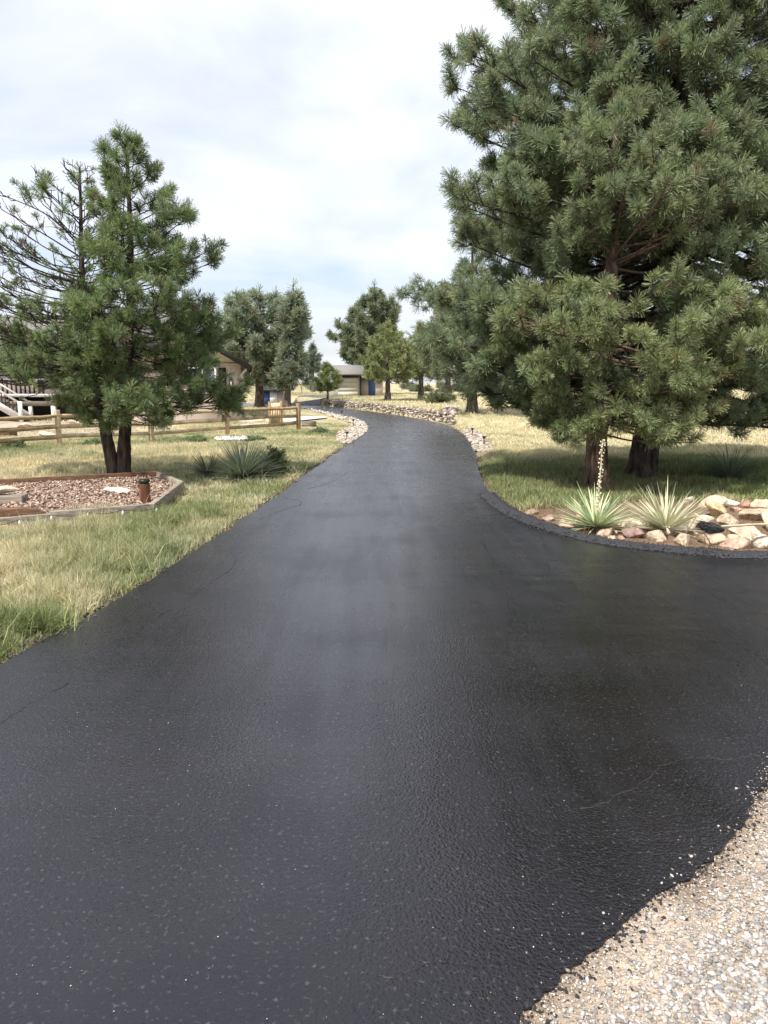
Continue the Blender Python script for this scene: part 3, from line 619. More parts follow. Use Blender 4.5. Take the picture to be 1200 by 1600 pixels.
far_pine('big spreading pine behind the house with many forked limbs', 405, 614, 448, [(444, 385, 425), (460, 350, 462), (490, 332, 474), (520, 332, 474), (550, 345, 465), (580, 370, 465), (600, 390, 450)], .30, 95, .42, 30, .036, (.23, .265, .18), 66, sub=2.5, d=50, limb_r=.06)
far_pine('slim tall pine right beside the big spreading one', 448, 616, 440, [(442, 448, 470), (456, 438, 478), (480, 430, 488), (510, 428, 486), (540, 438, 480), (560, 428, 488), (590, 422, 490), (604, 430, 480)], .22, 56, .42, 30, .034, (.20, .235, .16), 67, lean=10, sub=2.4, d=47)
far_pine('sparse distant pine standing against the sky left of the shed', 489, 600, 531, [(531, 486, 491), (550, 476, 502), (570, 472, 508), (582, 478, 505)], .25, 34, .45, 18, .05, (.15, .18, .13), 68, sub=1.4, d=98)
far_pine('leafy pine filling the gap between the pale pine and the rock wall meadow', 700, 612, 440, [(440, 695, 705), (480, 670, 735), (530, 655, 750), (570, 650, 760), (590, 665, 750)], .28, 70, .34, 22, .034, (.17, .205, .115), 69, sub=2.2, d=66)

# ------------------------------------------------------------------ shrubs and far vegetation
def shrub(label, p, rx, ry, h, n, lf, col, seed, name='shrub', cat='shrub', group=None, density=6):
    r = np.random.default_rng(seed); root = empty(name, p, label, cat, group); sm_ = MB(); cm = MB()
    C = []; 
    for i in range(n):
        a = r.random() * 6.283; q = math.sqrt(r.random()); zt = h * (.35 + .65 * r.random()) * math.sqrt(max(.1, 1 - q * q * .8))
        e = np.array([p[0] + math.cos(a) * q * rx, p[1] + math.sin(a) * q * ry, p[2] + zt]); m = (np.asarray(p) * .5 + e * .5) + r.normal(0, .05, 3)
        sm_.tube([np.asarray(p) + r.normal(0, .04, 3) * [1, 1, 0], m, e], [h * .02, h * .014, h * .006], 4, (.8, .8, .8), cap=False)
        for j in range(density): C.append(m + (e - m) * r.random() ** .6 + r.normal(0, .08 * h, 3))
    C = np.array(C); C[:, 2] = np.maximum(C[:, 2], p[2] + .03)
    A = C - np.asarray(p); tufts(cm, C, A, np.full(len(C), lf), 14, lf * .16, np.array(col) * r.uniform(.7, 1.3, len(C))[:, None], seed + 3, 1.2)
    sm_.build('stems', M['limb'], root); cm.build('foliage', M['needle'], root); return root
g = G(660, 626); shrub('low rounded grey green bush above the stone wall', (G(662, 622)[0], 44, tz(G(662, 622)[0], 44)), 1.3, .9, .85, 60, .12, (.12, .14, .07), 71)
rb = random.Random(12)
for i in range(26):
    x = [420, 446, 505, 640, 655, 690, 708][i] if i < 7 else rb.uniform(720, 1230); d = rb.uniform(95, 150); p = PD(x, 600, d); w0 = rb.uniform(1.0, 3.0)
    shrub('low dusty green bush on the far skyline', (p[0], d, tz(p[0], d)), w0, 1.5, rb.uniform(.8, 1.9), 26, .42, (.15, .175, .105), 80 + i, 'scrub_bush', 'bush', 'scrub bushes along the far skyline')
shrub('small dark green leafy clump at the right end of the left yucca', G(428, 742), .26, .24, .50, 110, .06, (.10, .13, .05), 91)
for i, (x, y, lb) in enumerate([(305, 690, 'low green herb clump at the foot of the fence left of the stone ring'), (398, 690, 'low green herb clump right of the pale stone ring'), (500, 676, 'grey green herb clump beside the barrel planter'), (20, 700, 'green herb clump at the foot of the far left fence'), (150, 697, 'green herb clump under the fence left of the twin trunks')]):
    shrub(lb, G(x, y), .38, .26, .20, 45, .05, (.20, .25, .13), 95 + i, 'herb_clump', 'plant', 'herb clumps along the fence')

def yucca(label, p, n, ln, wd, c0, c1, seed, up=.35, stalk=None, group=None, fan=1.0):
    r = np.random.default_rng(seed); root = empty('yucca', p, label, 'yucca', group); mb = MB(); p = np.asarray(p, float)
    for i in range(n):
        a = r.random() * 6.283; el = math.asin(np.clip(r.random() ** .75 * (1 - up) + up * r.random(), 0, .995)); l = ln * r.uniform(.75, 1.1)
        d = np.array([math.cos(a) * math.cos(el) * fan, math.sin(a) * math.cos(el), math.sin(el)]); s = np.cross(d, [0, 0, 1]); s /= np.linalg.norm(s) + 1e-6; u = np.cross(s, d)
        V = []; K = 5
        for q in range(K + 1):
            f = q / K; c = p + [0, 0, .03] + d * l * f + np.array([0, 0, -.10 * l * f * f * math.cos(el)]); ww = wd * (.55 + 1.1 * f if f < .35 else .93) * (1 - f ** 2.2) + .0006
            V += [c - s * ww / 2 + u * ww * .22, c, c + s * ww / 2 + u * ww * .22]
        F = []
        for q in range(K):
            F += [(q * 3, q * 3 + 1, q * 3 + 4, q * 3 + 3), (q * 3 + 1, q * 3 + 2, q * 3 + 5, q * 3 + 4)]
        t = r.random(); col = (np.array(c0) * (1 - t) + np.array(c1) * t) * r.uniform(.85, 1.15)
        mb.add(V, F, col)
    mb.build('leaves', M['leaf'], root)
    cr_ = MB(); cr_.tube([p + [0, 0, -.05], p + [0, 0, .05], p + [0, 0, .12]], [ln * .12, ln * .10, ln * .03], 8, (1, .9, .7)); cr_.build('crown_base', M['limb'], root)
    if stalk is not None:
        sk = MB(); q = catmull([p + [0, 0, .05], p + [.02, 0, stalk * .5], p + [.035, 0, stalk]], 12); sk.tube(q, np.linspace(.012, .005, len(q)), 6, (.62, .55, .36)); st = sk.build('flower_stalk', M['leaf'], root)
        C = []; 
        for i in range(90):
            f = r.uniform(.28, 1) ; a = r.random() * 6.28; c = q[int(f * (len(q) - 1))]; C.append(c + np.array([math.cos(a), math.sin(a), 0]) * r.uniform(.008, .028) + [0, 0, r.normal(0, .01)])
        pebbles(np.array(C), r.uniform(.007, .014, 90), r.uniform(.75, 1.1, 90)[:, None] * np.array([.66, .60, .42]), 'seed_pods', M['pebble'], root, flat=1.1, seed=seed)
        o = [c for c in root.children if c.name.startswith('seed_pods')][0]
    return root
yucca('pale striped yucca with a tall dry flower stalk before the reddish trunk', G(930, 829), 150, .56, .026, (.58, .62, .36), (.40, .50, .30), 101, stalk=1.02)
yucca('dense pale yucca growing among the rocks right of the flowering one', G(1040, 834), 190, .60, .022, (.50, .53, .36), (.64, .60, .40), 102, up=.5)
yucca('big dark green yucca clump on the grass between mulch bed and drive', G(380, 750), 420, .80, .024, (.14, .19, .13), (.30, .34, .23), 103, up=.15)
yucca('smaller dark yucca clump touching the left side of the big one', G(325, 745), 190, .55, .017, (.12, .16, .08), (.24, .24, .13), 104, up=.4)
yucca('bluish dark yucca in the shaded grass right of the pines', G(1140, 752), 200, .75, .022, (.16, .22, .15), (.24, .29, .19), 105, up=.4)
def grass_clump(label, p, n, h, rad, c, seed, wd=.004):
    r = np.random.default_rng(seed); a = r.random(n) * 6.283; q = np.abs(r.normal(0, .5, n)) * rad
    mb = blades(p[0] + np.cos(a) * q, p[1] + np.sin(a) * q, np.full(n, p[2] - .01), h * r.uniform(.5, 1.1, n), np.full(n, wd), (np.array(c) * (1 - .35 * r.random((n, 1))) + np.array([.40, .36, .2]) * (r.random((n, 1)) ** 3)) * r.uniform(.6, 1.4, n)[:, None] * (1 + .8 * (r.random(n) < .12))[:, None], lean=.8, seed=seed)
    o = mb.build('grass_clump', M['blade']); return tag(o, label, 'grass clump', 'taller grass clumps at the left edge')
grass_clump('bluish green grass tuft half way along the left edge of the drive', G(262, 868), 900, .19, .15, (.17, .22, .12), 111)
grass_clump('thick dark green grass tuft in the near left corner by the drive', G(60, 985), 1500, .24, .24, (.15, .21, .075), 112)
grass_clump('green grass tuft behind the near corner tuft', G(5, 990), 1200, .26, .22, (.17, .22, .09), 113)
grass_clump('small green tuft between the blue tuft and the near corner tuft', G(228, 893), 350, .10, .08, (.12, .18, .07), 114)

# ------------------------------------------------------------------ rocks
def rock_mesh(c, sx, sy, sz_, seed, col=(1, 1, 1), rot=None, sub=3, sharp=.75):
    r = np.random.default_rng(seed); bm = bmesh.new(); bmesh.ops.create_icosphere(bm, subdivisions=sub, radius=1)
    v = np.array([a.co[:] for a in bm.verts]); f = np.array([[q.index for q in a.verts] for a in bm.faces]); bm.free()
    for i in range(16):
        nn = r.normal(0, 1, 3); nn /= np.linalg.norm(nn); cut = r.uniform(.34, .72); dp = v @ nn; ex = np.maximum(dp - cut, 0); v = v - nn[None] * (ex * (sharp + .24))[:, None]
    v += (fbm(v[:, 0] + v[:, 2] * 1.7, v[:, 1] + v[:, 2] * .6, 3.0, seed % 50, 4) - .5)[:, None] * v * .16
    v = v * [sx, sy, sz_]; a = r.random() * 6.28 if rot is None else rot; ca, sa = math.cos(a), math.sin(a)
    v = np.stack([v[:, 0] * ca - v[:, 1] * sa, v[:, 0] * sa + v[:, 1] * ca, v[:, 2]], 1); mb = MB(); mb.add(v + np.asarray(c), f, col); return mb
def rock(label, px, py, wpx, hpx, col, seed, name='rock', group='rocks of the bed by the right curve', lift=.26, cat='rock'):
    p = G(px, py); wpx *= 1.15; hpx *= 1.1; s = wpx / FPX * np.linalg.norm(p - [0, 0, CAMZ]) / 2; h = hpx / FPX * np.linalg.norm(p - [0, 0, CAMZ]) / 1.6
    mb = rock_mesh((0, 0, 0), s, s * .8, h, seed, col, rot=(seed % 7 - 3) * .15)
    o = mb.build(name, M['rock'], smooth=False); o.location = (p[0], p[1], p[2] + h * lift)
    return tag(o, label, cat, group)
cream = (1.02, .98, .86); pinkc = (.95, .78, .70); tan = (.9, .82, .7); yel = (1.1, .96, .66); pur = (.62, .48, .50); grey = (.75, .75, .76); wht = (1.15, 1.1, 1.05)
RK = [('long dusky pink rock at the left end of the bed', 883, 822, 42, 16, pinkc, 1), ('rounded tan rock tucked under the flowering yucca', 912, 822, 52, 30, cream, 2),
      ('flat pinkish rock below the flowering yucca by the asphalt lip', 944, 838, 50, 18, pinkc, 3), ('long cream slab between the two yuccas', 992, 822, 66, 22, cream, 4),
      ('purple banded rock below the gap between the yuccas', 990, 838, 52, 22, pur, 5), ('pale pointed rock left of the round cream boulder', 1030, 842, 38, 26, cream, 6),
      ('round cream boulder at the foot of the second yucca', 1048, 834, 44, 34, wht, 7), ('small tan rock in front of the round cream boulder', 1066, 850, 40, 18, tan, 8),
      ('broad cream slab behind the black broom head', 1084, 824, 60, 30, cream, 9), ('grey stained rock under the broom head', 1110, 848, 56, 24, tan, 10),
      ('tall pale block at the back of the bed', 1112, 792, 42, 26, cream, 11), ('square yellow block in the middle of the bed', 1122, 806, 46, 30, yel, 12),
      ('tan rock right of the yellow block', 1140, 820, 36, 20, tan, 13), ('small pink stone at the back of the bed', 1150, 800, 24, 14, pinkc, 14),
      ('large tan boulder at the right edge of the picture', 1184, 812, 58, 32, tan, 15), ('wide cream boulder under the broom handle', 1170, 838, 62, 30, cream, 16),
      ('reddish rock in front of the broom handle', 1152, 854, 50, 22, pinkc, 17), ('greenish white rock at the lip on the right edge', 1188, 856, 56, 26, wht, 18),
      ('tiny white stone behind the second yucca', 1074, 786, 24, 18, wht, 19), ('grey brown rock beside the lip left of the yuccas', 832, 804, 34, 16, (.6, .5, .45), 20),
      ('brown half buried rock left of the long dusky pink rock', 858, 813, 30, 13, (.6, .52, .46), 21), ('dark red stone at the upper right of the bed', 1165, 792, 34, 18, (.75, .5, .42), 22),
      ('pale rock furthest up behind the large tan boulder', 1195, 796, 44, 24, cream, 23), ('flat white stone just past the small pink stone', 1140, 788, 26, 14, wht, 25)]
for lb, x, y, a, b, c, s in RK: rock(lb, x, y, a, b, c, s + 300)
rk = random.Random(5)
for i in range(26):
    x = rk.uniform(900, 1290); y = rk.uniform(max(786, 800 - (x - 900) * .05), min(866, 838 + (x - 900) * .11))
    rock('small tan stone lying loose between the bigger rocks of the bed', x, y, rk.uniform(10, 22), rk.uniform(6, 12), rk.choice([cream, pinkc, tan, (.8, .55, .45)]), 400 + i, name='small_rock', group='small loose stones in the rock bed')
for i, (x, y, a, b) in enumerate([(1235, 830, 80, 44), (1240, 856, 70, 34), (1262, 808, 80, 40)]): rock(['large cream boulder past the end of the broom handle', 'low cream boulder behind the asphalt lip at the far right end', 'large cream boulder at the back of the far right end'][i], x, y, a, b, cream, 500 + i, group='boulders at the right end of the rock bed')
# cobble patches beside the drive
def cobbles(label, poly_px, n, s0, s1, seed, c=(.42, .36, .30)):
    poly = pl(poly_px); r = np.random.default_rng(seed); lo = poly.min(0); hi = poly.max(0); x = r.uniform(lo[0], hi[0], n * 3); y = r.uniform(lo[1], hi[1], n * 3)
    ok = inpoly(x, y, poly) & ~inpoly(x, y, ROADL); x, y = x[ok][:n], y[ok][:n]; n = len(x)
    return tag(pebbles(np.stack([x, y, terrain(x, y) + s0 * .3 + .03], 1), r.uniform(s0, s1, n), r.uniform(.35, 1.35, n)[:, None] * np.array(c), 'cobbles', M['pebble'], seed=seed, flat=.7), label, 'cobbles', kind='stuff')
cobbles('pale cobbles heaped at the inside of the bend on the left', [(527, 690), (528, 678), (552, 664), (548, 655), (568, 660), (577, 668), (570, 680), (548, 696)], 900, .04, .085, 41)
cobbles('pale cobbles along the right edge of the drive before the wall', [(724, 676), (735, 668), (752, 680), (772, 700), (768, 706), (742, 706), (738, 694)], 620, .035, .08, 42)
cobbles('strip of pale stones edging the far left side of the drive', [(478, 638), (484, 636.5), (548, 649), (572, 659), (545, 660), (510, 648)], 900, .035, .08, 43, (.50, .44, .36))
cobbles('spill of pale stones at the near end of the retaining wall', [(690, 657), (700, 648), (714, 652), (712, 660), (704, 664)], 110, .07, .14, 44)

# stacked stone retaining wall
def stone_wall():
    foot = densify(WALLC, .15, .0, 3); d = np.cumsum(np.r_[0, np.linalg.norm(np.diff(foot, axis=0), axis=1)]); tot = d[-1]; r = np.random.default_rng(77)
    root = empty('stone_wall', foot[len(foot) // 2] * [1, 1, 0], 'low dry stacked stone retaining wall curving along the right of the drive', 'stone wall')
    P_, S_, K_ = [], [], []
    C = []; sz = []; col = []
    for course, z in enumerate([.05, .15, .25, .35]):
        s = 0
        while s < tot:
            wdt = r.uniform(.10, .20); s += wdt; hmax = .44 * sm((s + .35) / 1.6)
            if z > hmax: continue
            i = min(len(foot) - 2, int(np.searchsorted(d, min(s, tot)) )); p = foot[i]; t = foot[i + 1] - foot[max(i - 1, 0)]; t /= np.linalg.norm(t) + 1e-9; nrm = np.array([t[1], -t[0], 0]) 
            if nrm[0] < 0: nrm = -nrm
            for back in (0, .2):
                C.append(p + nrm * (.10 + back + course * .02 + r.normal(0, .035)) + [0, 0, z + r.normal(0, .022)]); sz.append((wdt * .66, .13, r.uniform(.06, .10))); a = math.atan2(t[1], t[0])
                mbk.append((C[-1], sz[-1], a)); col.append(r.choice([.35, .6, .9, 1.15]) * r.uniform(.8, 1.2) * np.array([1, r.uniform(.86, .98), r.uniform(.72, .95)]))
    return root, col
mbk = []; root, colr = stone_wall(); mb = MB()
for i, ((c, s_, a), q) in enumerate(zip(mbk, colr)):
    m2 = rock_mesh(c, s_[0], s_[1], s_[2], 1000 + i, q, rot=a, sub=1, sharp=.5); mb.add(m2.V[0], m2.F[0], q)
o = mb.build('stacked_stones', M['stone'], root)
foot = densify(WALLC, .15, 0, 3); mb = MB()
T = np.gradient(foot, axis=0); T /= np.linalg.norm(T, axis=1)[:, None]; Nn = np.stack([T[:, 1], -T[:, 0], 0 * T[:, 0]], 1)
if Nn[0][0] < 0: Nn = -Nn
Dd = np.cumsum(np.r_[0, np.linalg.norm(np.diff(foot, axis=0), axis=1)]); hh = (.40 * sm((Dd + .3) / 1.8))[:, None] * np.array([0, 0, 1])
V = np.stack([foot + Nn * .14 - [0, 0, .1], foot + Nn * .18 + hh, foot + Nn * .55 + hh, foot + Nn * .6 - [0, 0, .1]], 1).reshape(-1, 3); i0 = (np.arange(len(foot) - 1)[:, None] * 4 + np.arange(3)[None]).ravel()
mb.add(V, np.stack([i0, i0 + 1, i0 + 5, i0 + 4], 1), (.35, .3, .27)); mb.build('rubble_core', M['stone'], root)

# ------------------------------------------------------------------ mulch bed
def plank(mbx, a, b, wdt, z0, z1, c=(1, 1, 1)):
    a = np.array([a[0], a[1], (z0 + z1) / 2]); b = np.array([b[0], b[1], (z0 + z1) / 2]); return mbx.bar(a, b, wdt, z1 - z0, c)
bp_ = [P(x, y, .12) for x, y in [(237, 788), (82, 800), (-60, 812), (-140, 800), (-90, 757), (0, 751), (247, 738), (283, 753)]]
bedroot = empty('raised_bed', P(140, 775) * [1, 1, 0], 'low timber edged bed of red brown mulch round the twin pine', 'garden bed')
for (i, j, z1) in [(0, 1, .13), (1, 2, .10), (2, 3, .10), (3, 4, .13), (4, 5, .13), (5, 6, .133), (6, 7, .13), (7, 0, .127)]:
    a, b = bp_[i], bp_[j]; u = (b - a) / np.linalg.norm(b - a); bev(plank(MB(), a - u * .03, b + u * .03, .075, -.09, z1 + .004 * (i % 3)).build('timber', M['timber'] if i not in (4, 5) else M['brownwood'], bedroot), .006)  # back boards in darker brown, the pine's shade put into their colour
BEDI = np.array([p[:2] for p in bp_])
mb = MB(); mb.add([[p[0], p[1], .035] for p in bp_], [list(range(len(bp_)))], (.15, .09, .065)); mb.build('mulch_layer', M['mulch'], bedroot)
n = 26000; x = rng.uniform(BEDI[:, 0].min(), BEDI[:, 0].max(), n); y = rng.uniform(BEDI[:, 1].min(), BEDI[:, 1].max(), n); ok = inpoly(x, y, BEDI) & (dpoly(x, y, BEDI, True) > .06); x, y = x[ok], y[ok]; n = len(x)
a = rng.random(n) * 6.283; l = rng.uniform(.008, .026, n); wv = rng.uniform(.004, .010, n); tl = rng.normal(0, .35, n); t2 = rng.normal(0, .35, n)
U = np.stack([np.cos(a), np.sin(a), tl], 1) * l[:, None]; W = np.stack([-np.sin(a), np.cos(a), t2], 1) * wv[:, None]; c = np.stack([x, y, .045 + rng.uniform(0, .025, n) + .03 * fbm(x, y, 1.5, 3, 2)], 1)
V = np.stack([c - U - W, c + U - W, c + U + W, c - U + W], 1).reshape(-1, 3)
cc = rng.uniform(.45, 1.45, n)[:, None] * np.where((rng.random(n) < .3)[:, None], np.array([.40, .32, .26]), np.array([.36, .25, .19]))
mb = MB(); mb.add(V, np.arange(n)[:, None] * 4 + np.array([[0, 1, 2, 3]]), np.repeat(cc, 4, 0)); tag(mb.build('mulch_chips', M['mulch']), 'red brown bark mulch chips filling the timber bed', 'mulch', kind='stuff')
# flat rock on the mulch
p = P(190, 770, .05); s = 36 / FPX * p[1]; mbr = rock_mesh((0, 0, 0), .27, .15, .075, 611, (1.5, 1.45, 1.4), rot=.05); o = mbr.build('rock', M['stone']); o.location = tuple(p + [0, 0, .035]); tag(o, 'flat white rock lying on the mulch left of the wooden bollard', 'rock')
p = P(14, 779, .05)
mb = MB(); a_ = P(-40, 782, .09); b_ = P(40, 781, .09); mb.bar(a_, b_, .22, .14); o = bev(mb.build('timber_block', M['timber']), .012); tag(o, 'short grey timber block under the pale slab at the far left', 'timber')
mbr = rock_mesh((0, 0, 0), .36, .17, .07, 613, (1.15, 1.08, .95), rot=.08); o = mbr.build('stone_slab', M['rock']); q = (a_ + b_) / 2 + np.array([-.02, .06, .115]); o.location = tuple(q); tag(o, 'pale flat slab resting on the grey timber block', 'stone slab')
# brown curved log end
a_ = P(-60, 806, .12); b_ = P(81, 797, .12); mb = MB(); u = (b_ - a_)[:2]; Lg = np.linalg.norm(u); u = u / Lg; nv = np.array([-u[1], u[0]]); V = []; K = 14
outl = [(0, -.05), (0, .17), (Lg - .42, .19), (Lg - .26, .185), (Lg - .12, .15), (Lg - .03, .08), (Lg, .02), (Lg, -.05)]
for sgn in (0, .11):
    for s, z in outl: V.append((a_[0] + u[0] * s + nv[0] * (sgn - .14), a_[1] + u[1] * s + nv[1] * (sgn - .14), z))
m_ = len(outl); mb.add(V, [[i, (i + 1) % m_, (i + 1) % m_ + m_, i + m_] for i in range(m_)]); mb.F.append(np.array([list(range(m_))])[:, ::-1]); mb.F.append(np.array([list(range(m_, 2 * m_))]))
tag(bev(mb.build('log_edging', M['brownwood']), .012), 'dark brown plank with a rounded end leaning on the bed front', 'plank')
# bollard light
p = G(228, 798); h = 50 / FPX * p[1] * 1.02; r0 = 8.2 / FPX * p[1]
root = empty('bollard_light', p, 'dark red wooden bollard light with black cap at the bed corner', 'bollard light')
mb = MB(); mb.tube([p + [0, 0, -.1], p + [0, 0, .1], p + [0, 0, h * .5], p + [0, 0, h * .86]], r0, 20); mb.build('post', M['redwood'], root, smooth=False)
mb = MB(); mb.tube([p + [0, 0, h * .86 + .001], p + [0, 0, h * .90]], r0 * .8, 16); mb.build('lamp_gap', M['black'], root)
mb = MB(); mb.tube([p + [0, 0, h * .90], p + [0, 0, h * .93], p + [0, 0, h * .99], p + [0, 0, h]], [r0 * 1.08, r0 * 1.12, r0 * .95, r0 * .5], 20); mb.build('cap', M['black'], root)
# string of lights on the front timber
root = empty('string_lights', P(160, 800), 'thin cord of small frosted bulbs draped along the front of the bed', 'string lights')
q0 = P(245, 792, .11); q1 = P(82, 804, .10); q2 = P(-20, 818, .10); off = np.array([.02, -.075, 0]); keys = []
for a, b, k_ in ((q0, q1, 3), (q1, q2, 2)):
    for i in range(k_):
        keys += [a + (b - a) * i / k_ + off, a + (b - a) * (i + .5) / k_ + off + [0, 0, -.025]]
keys.append(q2 + off); q = catmull(keys, 6); mb = MB(); mb.tube(q, .003, 5, cap=False); mb.build('cord', M['black'], root)
for kx in keys[::2][:5]:
    mb = MB(); mb.tube([kx, kx + [0, 0, -.012], kx + [0, 0, -.03], kx + [0, 0, -.055], kx + [0, 0, -.062]], [.006, .011, .016, .012, .003], 10); mb.build('bulb', M['bulb'], root, smooth=True)

# ------------------------------------------------------------------ broom on the rocks
hA = P(1115, 824, .22); hB = P(1255, 818, .20)
root = empty('broom', hA * [1, 1, 0] + [0, 0, .2], 'black bristled sealing broom with pale wooden handle lying on the rocks', 'broom')
mb = MB(); mb.tube([hA + [.08, 0, .01], (hA + hB) / 2 + [0, 0, .01], hB], .012, 10); mb.build('handle', M['handle'], root, smooth=True)
dv = hB - hA; dv /= np.linalg.norm(dv); sdv = np.array([.45, -.75, -.25]); sdv /= np.linalg.norm(sdv)
mb = MB(); mb.bar(hA - sdv * .075 + dv * .04, hA + sdv * .075 + dv * .04, .04, .04); bev(mb.build('head_block', M['black'], root), .008)
mb = MB(); r = np.random.default_rng(3)
for i in range(700):
    b0 = hA + sdv * r.uniform(-.075, .075) + dv * .02 + np.cross(dv, sdv) * r.uniform(-.025, .025); e = b0 - dv * r.uniform(.10, .15) + r.normal(0, .016, 3); mb.tube([b0, e], [.0022, .0016], 3, cap=False)
mb.build('bristles', M['bristle'], root)
a_ = P(1086, 803, .26); b_ = P(1108, 818, .23); mb = MB(); mb.tube([a_, b_], .009, 8); tag(mb.build('stick', M['handle']), 'short pale stick leaning on the rocks behind the broom head', 'stick')

# ------------------------------------------------------------------ path lights
def path_light(label, px, py, hpx, seed):
    p = G(px, py); h = max(hpx / FPX * p[1], .28); root = empty('path_light', p, label, 'path light', 'small path lights beside the drive')
    mb = MB(); mb.tube([p + [0, 0, -.03], p + [0, 0, h * .8]], .013, 8); mb.build('stake', M['black'], root)
    mb = MB(); mb.tube([p + [0, 0, h * .78], p + [0, 0, h * .86], p + [0, 0, h * .93], p + [0, 0, h]], [.03, .035, .07, .012], 12); mb.build('lamp_head', M['black'], root)
for i, (x, y, h, lb) in enumerate([(503, 643, 8, 'path light furthest round the bend on the left'), (534, 653, 11, 'path light on the pale stone strip, second before the far one'), (552, 668, 13, 'path light at the inside of the bend on the left cobbles'),
                                   (542, 690, 14, 'nearest path light on the left in front of the cobbles'), (738, 683, 9, 'path light at the upper end of the right cobbles'), (756, 698, 11, 'nearest path light on the right cobbles'), (700, 668, 8, 'path light by the near end of the stone wall')][:6]):
    path_light(lb, x, y, h, i)

# ------------------------------------------------------------------ rail fence
fp = [P(466.5, 671), P(355.5, 679), None, P(93, 696), None]
fp[2] = (fp[1] + fp[3]) / 2; fp[4] = fp[3] + (fp[3] - fp[2]); fp.append(fp[4] + (fp[3] - fp[2]) * 1.0)
root = empty('rail_fence', fp[2] * [1, 1, 0], 'weathered three rail wooden fence between lawn and house yard', 'fence')
for i, p in enumerate(fp):
    z = tz(p[0], p[1]); r = random.Random(i); mb = MB(); c = (1.15, 1.1, 1.05) if i else (.8, .72, .6); ang = .15
    hx = .065; mb.bar([p[0], p[1], z - .05], [p[0] + r.uniform(-.01, .01), p[1], z + .92], .13, .11, c, up=(.6, .8, 0)); bev(mb.build('post', M['rail'], root), .012)
for i in range(len(fp) - 1):
    for j, zr in enumerate((.24, .50, .77)):
        a = np.array([fp[i][0], fp[i][1], tz(*fp[i][:2]) + zr]); b = np.array([fp[i + 1][0], fp[i + 1][1], tz(*fp[i + 1][:2]) + zr]); u = (b - a) / np.linalg.norm(b - a); off = np.array([.02, -.03, 0]) * (1 if i % 2 else -1)
        mb = MB(); r = np.random.default_rng(i * 3 + j); c = (1.15, 1.1, 1.05) if i in (1, 2) else (.8, .74, .66)
        q = densify(np.array([a - u * .05, b + u * .05]) + off * .6, .4, .015, i * 5 + j); q[:, 2] += (fbm(np.arange(len(q)) * .7, np.arange(len(q)) * 0, 1, i * 3 + j, 2) - .5) * .04
        mb.tube(q, .052 * r.uniform(.9, 1.1), 7, c, rough=.2, rg=r); mb.build('rail', M['rail'], root)
# gate behind the corner
ga = P(422, 667); gb = P(440, 665); root = empty('wooden_gate', (ga + gb) / 2, 'narrow pale board gate between two posts behind the fence corner', 'gate')
for p in (ga, gb):
    mb = MB(); mb.bar([p[0], p[1], -.05], [p[0], p[1], .92], .09, .09, (1.0, .85, .7), up=(0, 1, 0)); bev(mb.build('post', M['rail'], root), .01)
mb = MB(); g0 = ga + (gb - ga) * .1; g1 = ga + (gb - ga) * .9
for i in range(4):
    q = g0 + (g1 - g0) * (i + .5) / 4; mb.bar([q[0], q[1], .10], [q[0], q[1], .86], .085, .025, (1.45, 1.35, 1.25), up=(0, 1, 0))
for z in (.25, .7): mb.bar([g0[0], g0[1] - .03, z], [g1[0], g1[1] - .03, z], .025, .07, (1.3, 1.2, 1.1))
mb.build('boards', M['rail'], root)
# barrel planter and stone ring
p = G(483, 668); root = empty('barrel_planter', p, 'low round grey wooden planter at the fence end', 'planter'); w_ = .27
mb = MB(); mb.tube([p + [0, 0, -.02], p + [0, 0, .12], p + [0, 0, .24]], [w_ * .9, w_, w_], 18, cap=False); mb.build('tub', M['timber'], root, smooth=True)
mb = MB(); mb.tube([p + [0, 0, .18], p + [0, 0, .21]], [w_ * .97, w_ * .95], 18, (.35, .3, .25)); mb.build('soil', M['mulch'], root)
mb = MB(); mb.tube([p + [0, 0, .06], p + [0, 0, .085]], w_ * 1.0 + .012, 18, cap=False); mb.build('hoop', M['black'], root)
p = G(366, 688); n = 34; C = np.array([p + [math.cos(i / n * 6.283) * .50, math.sin(i / n * 6.283) * .42, .05] for i in range(n)] + [p + [rng.uniform(-.4, .4), rng.uniform(-.3, .3), .03] for _ in range(50)])
tag(pebbles(C, rng.uniform(.05, .10, len(C)), rng.uniform(.45, .75, len(C))[:, None] * np.array([1, .96, .92]), 'stone_ring', M['pebble'], seed=12), 'ring of pale grey stones on the lawn before the fence', 'stone ring')
for i, (x, y, a, b, lb) in enumerate([(40, 668, 40, 14, 'low pale rock in the yard behind the far left fence'), (120, 664, 26, 10, 'pale rock in the yard left of the twin trunks'), (70, 681, 30, 9, 'flat rock seen between the lower rails'), (255, 664, 30, 12, 'rock in the yard behind the middle of the fence'), (385, 655, 24, 12, 'rock beside the yard path behind the fence'), (408, 660, 22, 10, 'pale rock near the wooden gate')]):
    rock(lb, x, y, a, b, cream, 700 + i, group='rocks in the house yard')
# yard path
mb = MB(); q = [P(x, y, 0) for x, y in [(380, 668), (470, 658), (512, 653), (505, 650), (440, 652), (370, 660)]]; mb.add([[v[0], v[1], tz(v[0], v[1]) + .05] for v in q], [list(range(6))]); tag(mb.build('garden_path', M['concrete']), 'pale path behind the fence corner', 'path', kind='structure')

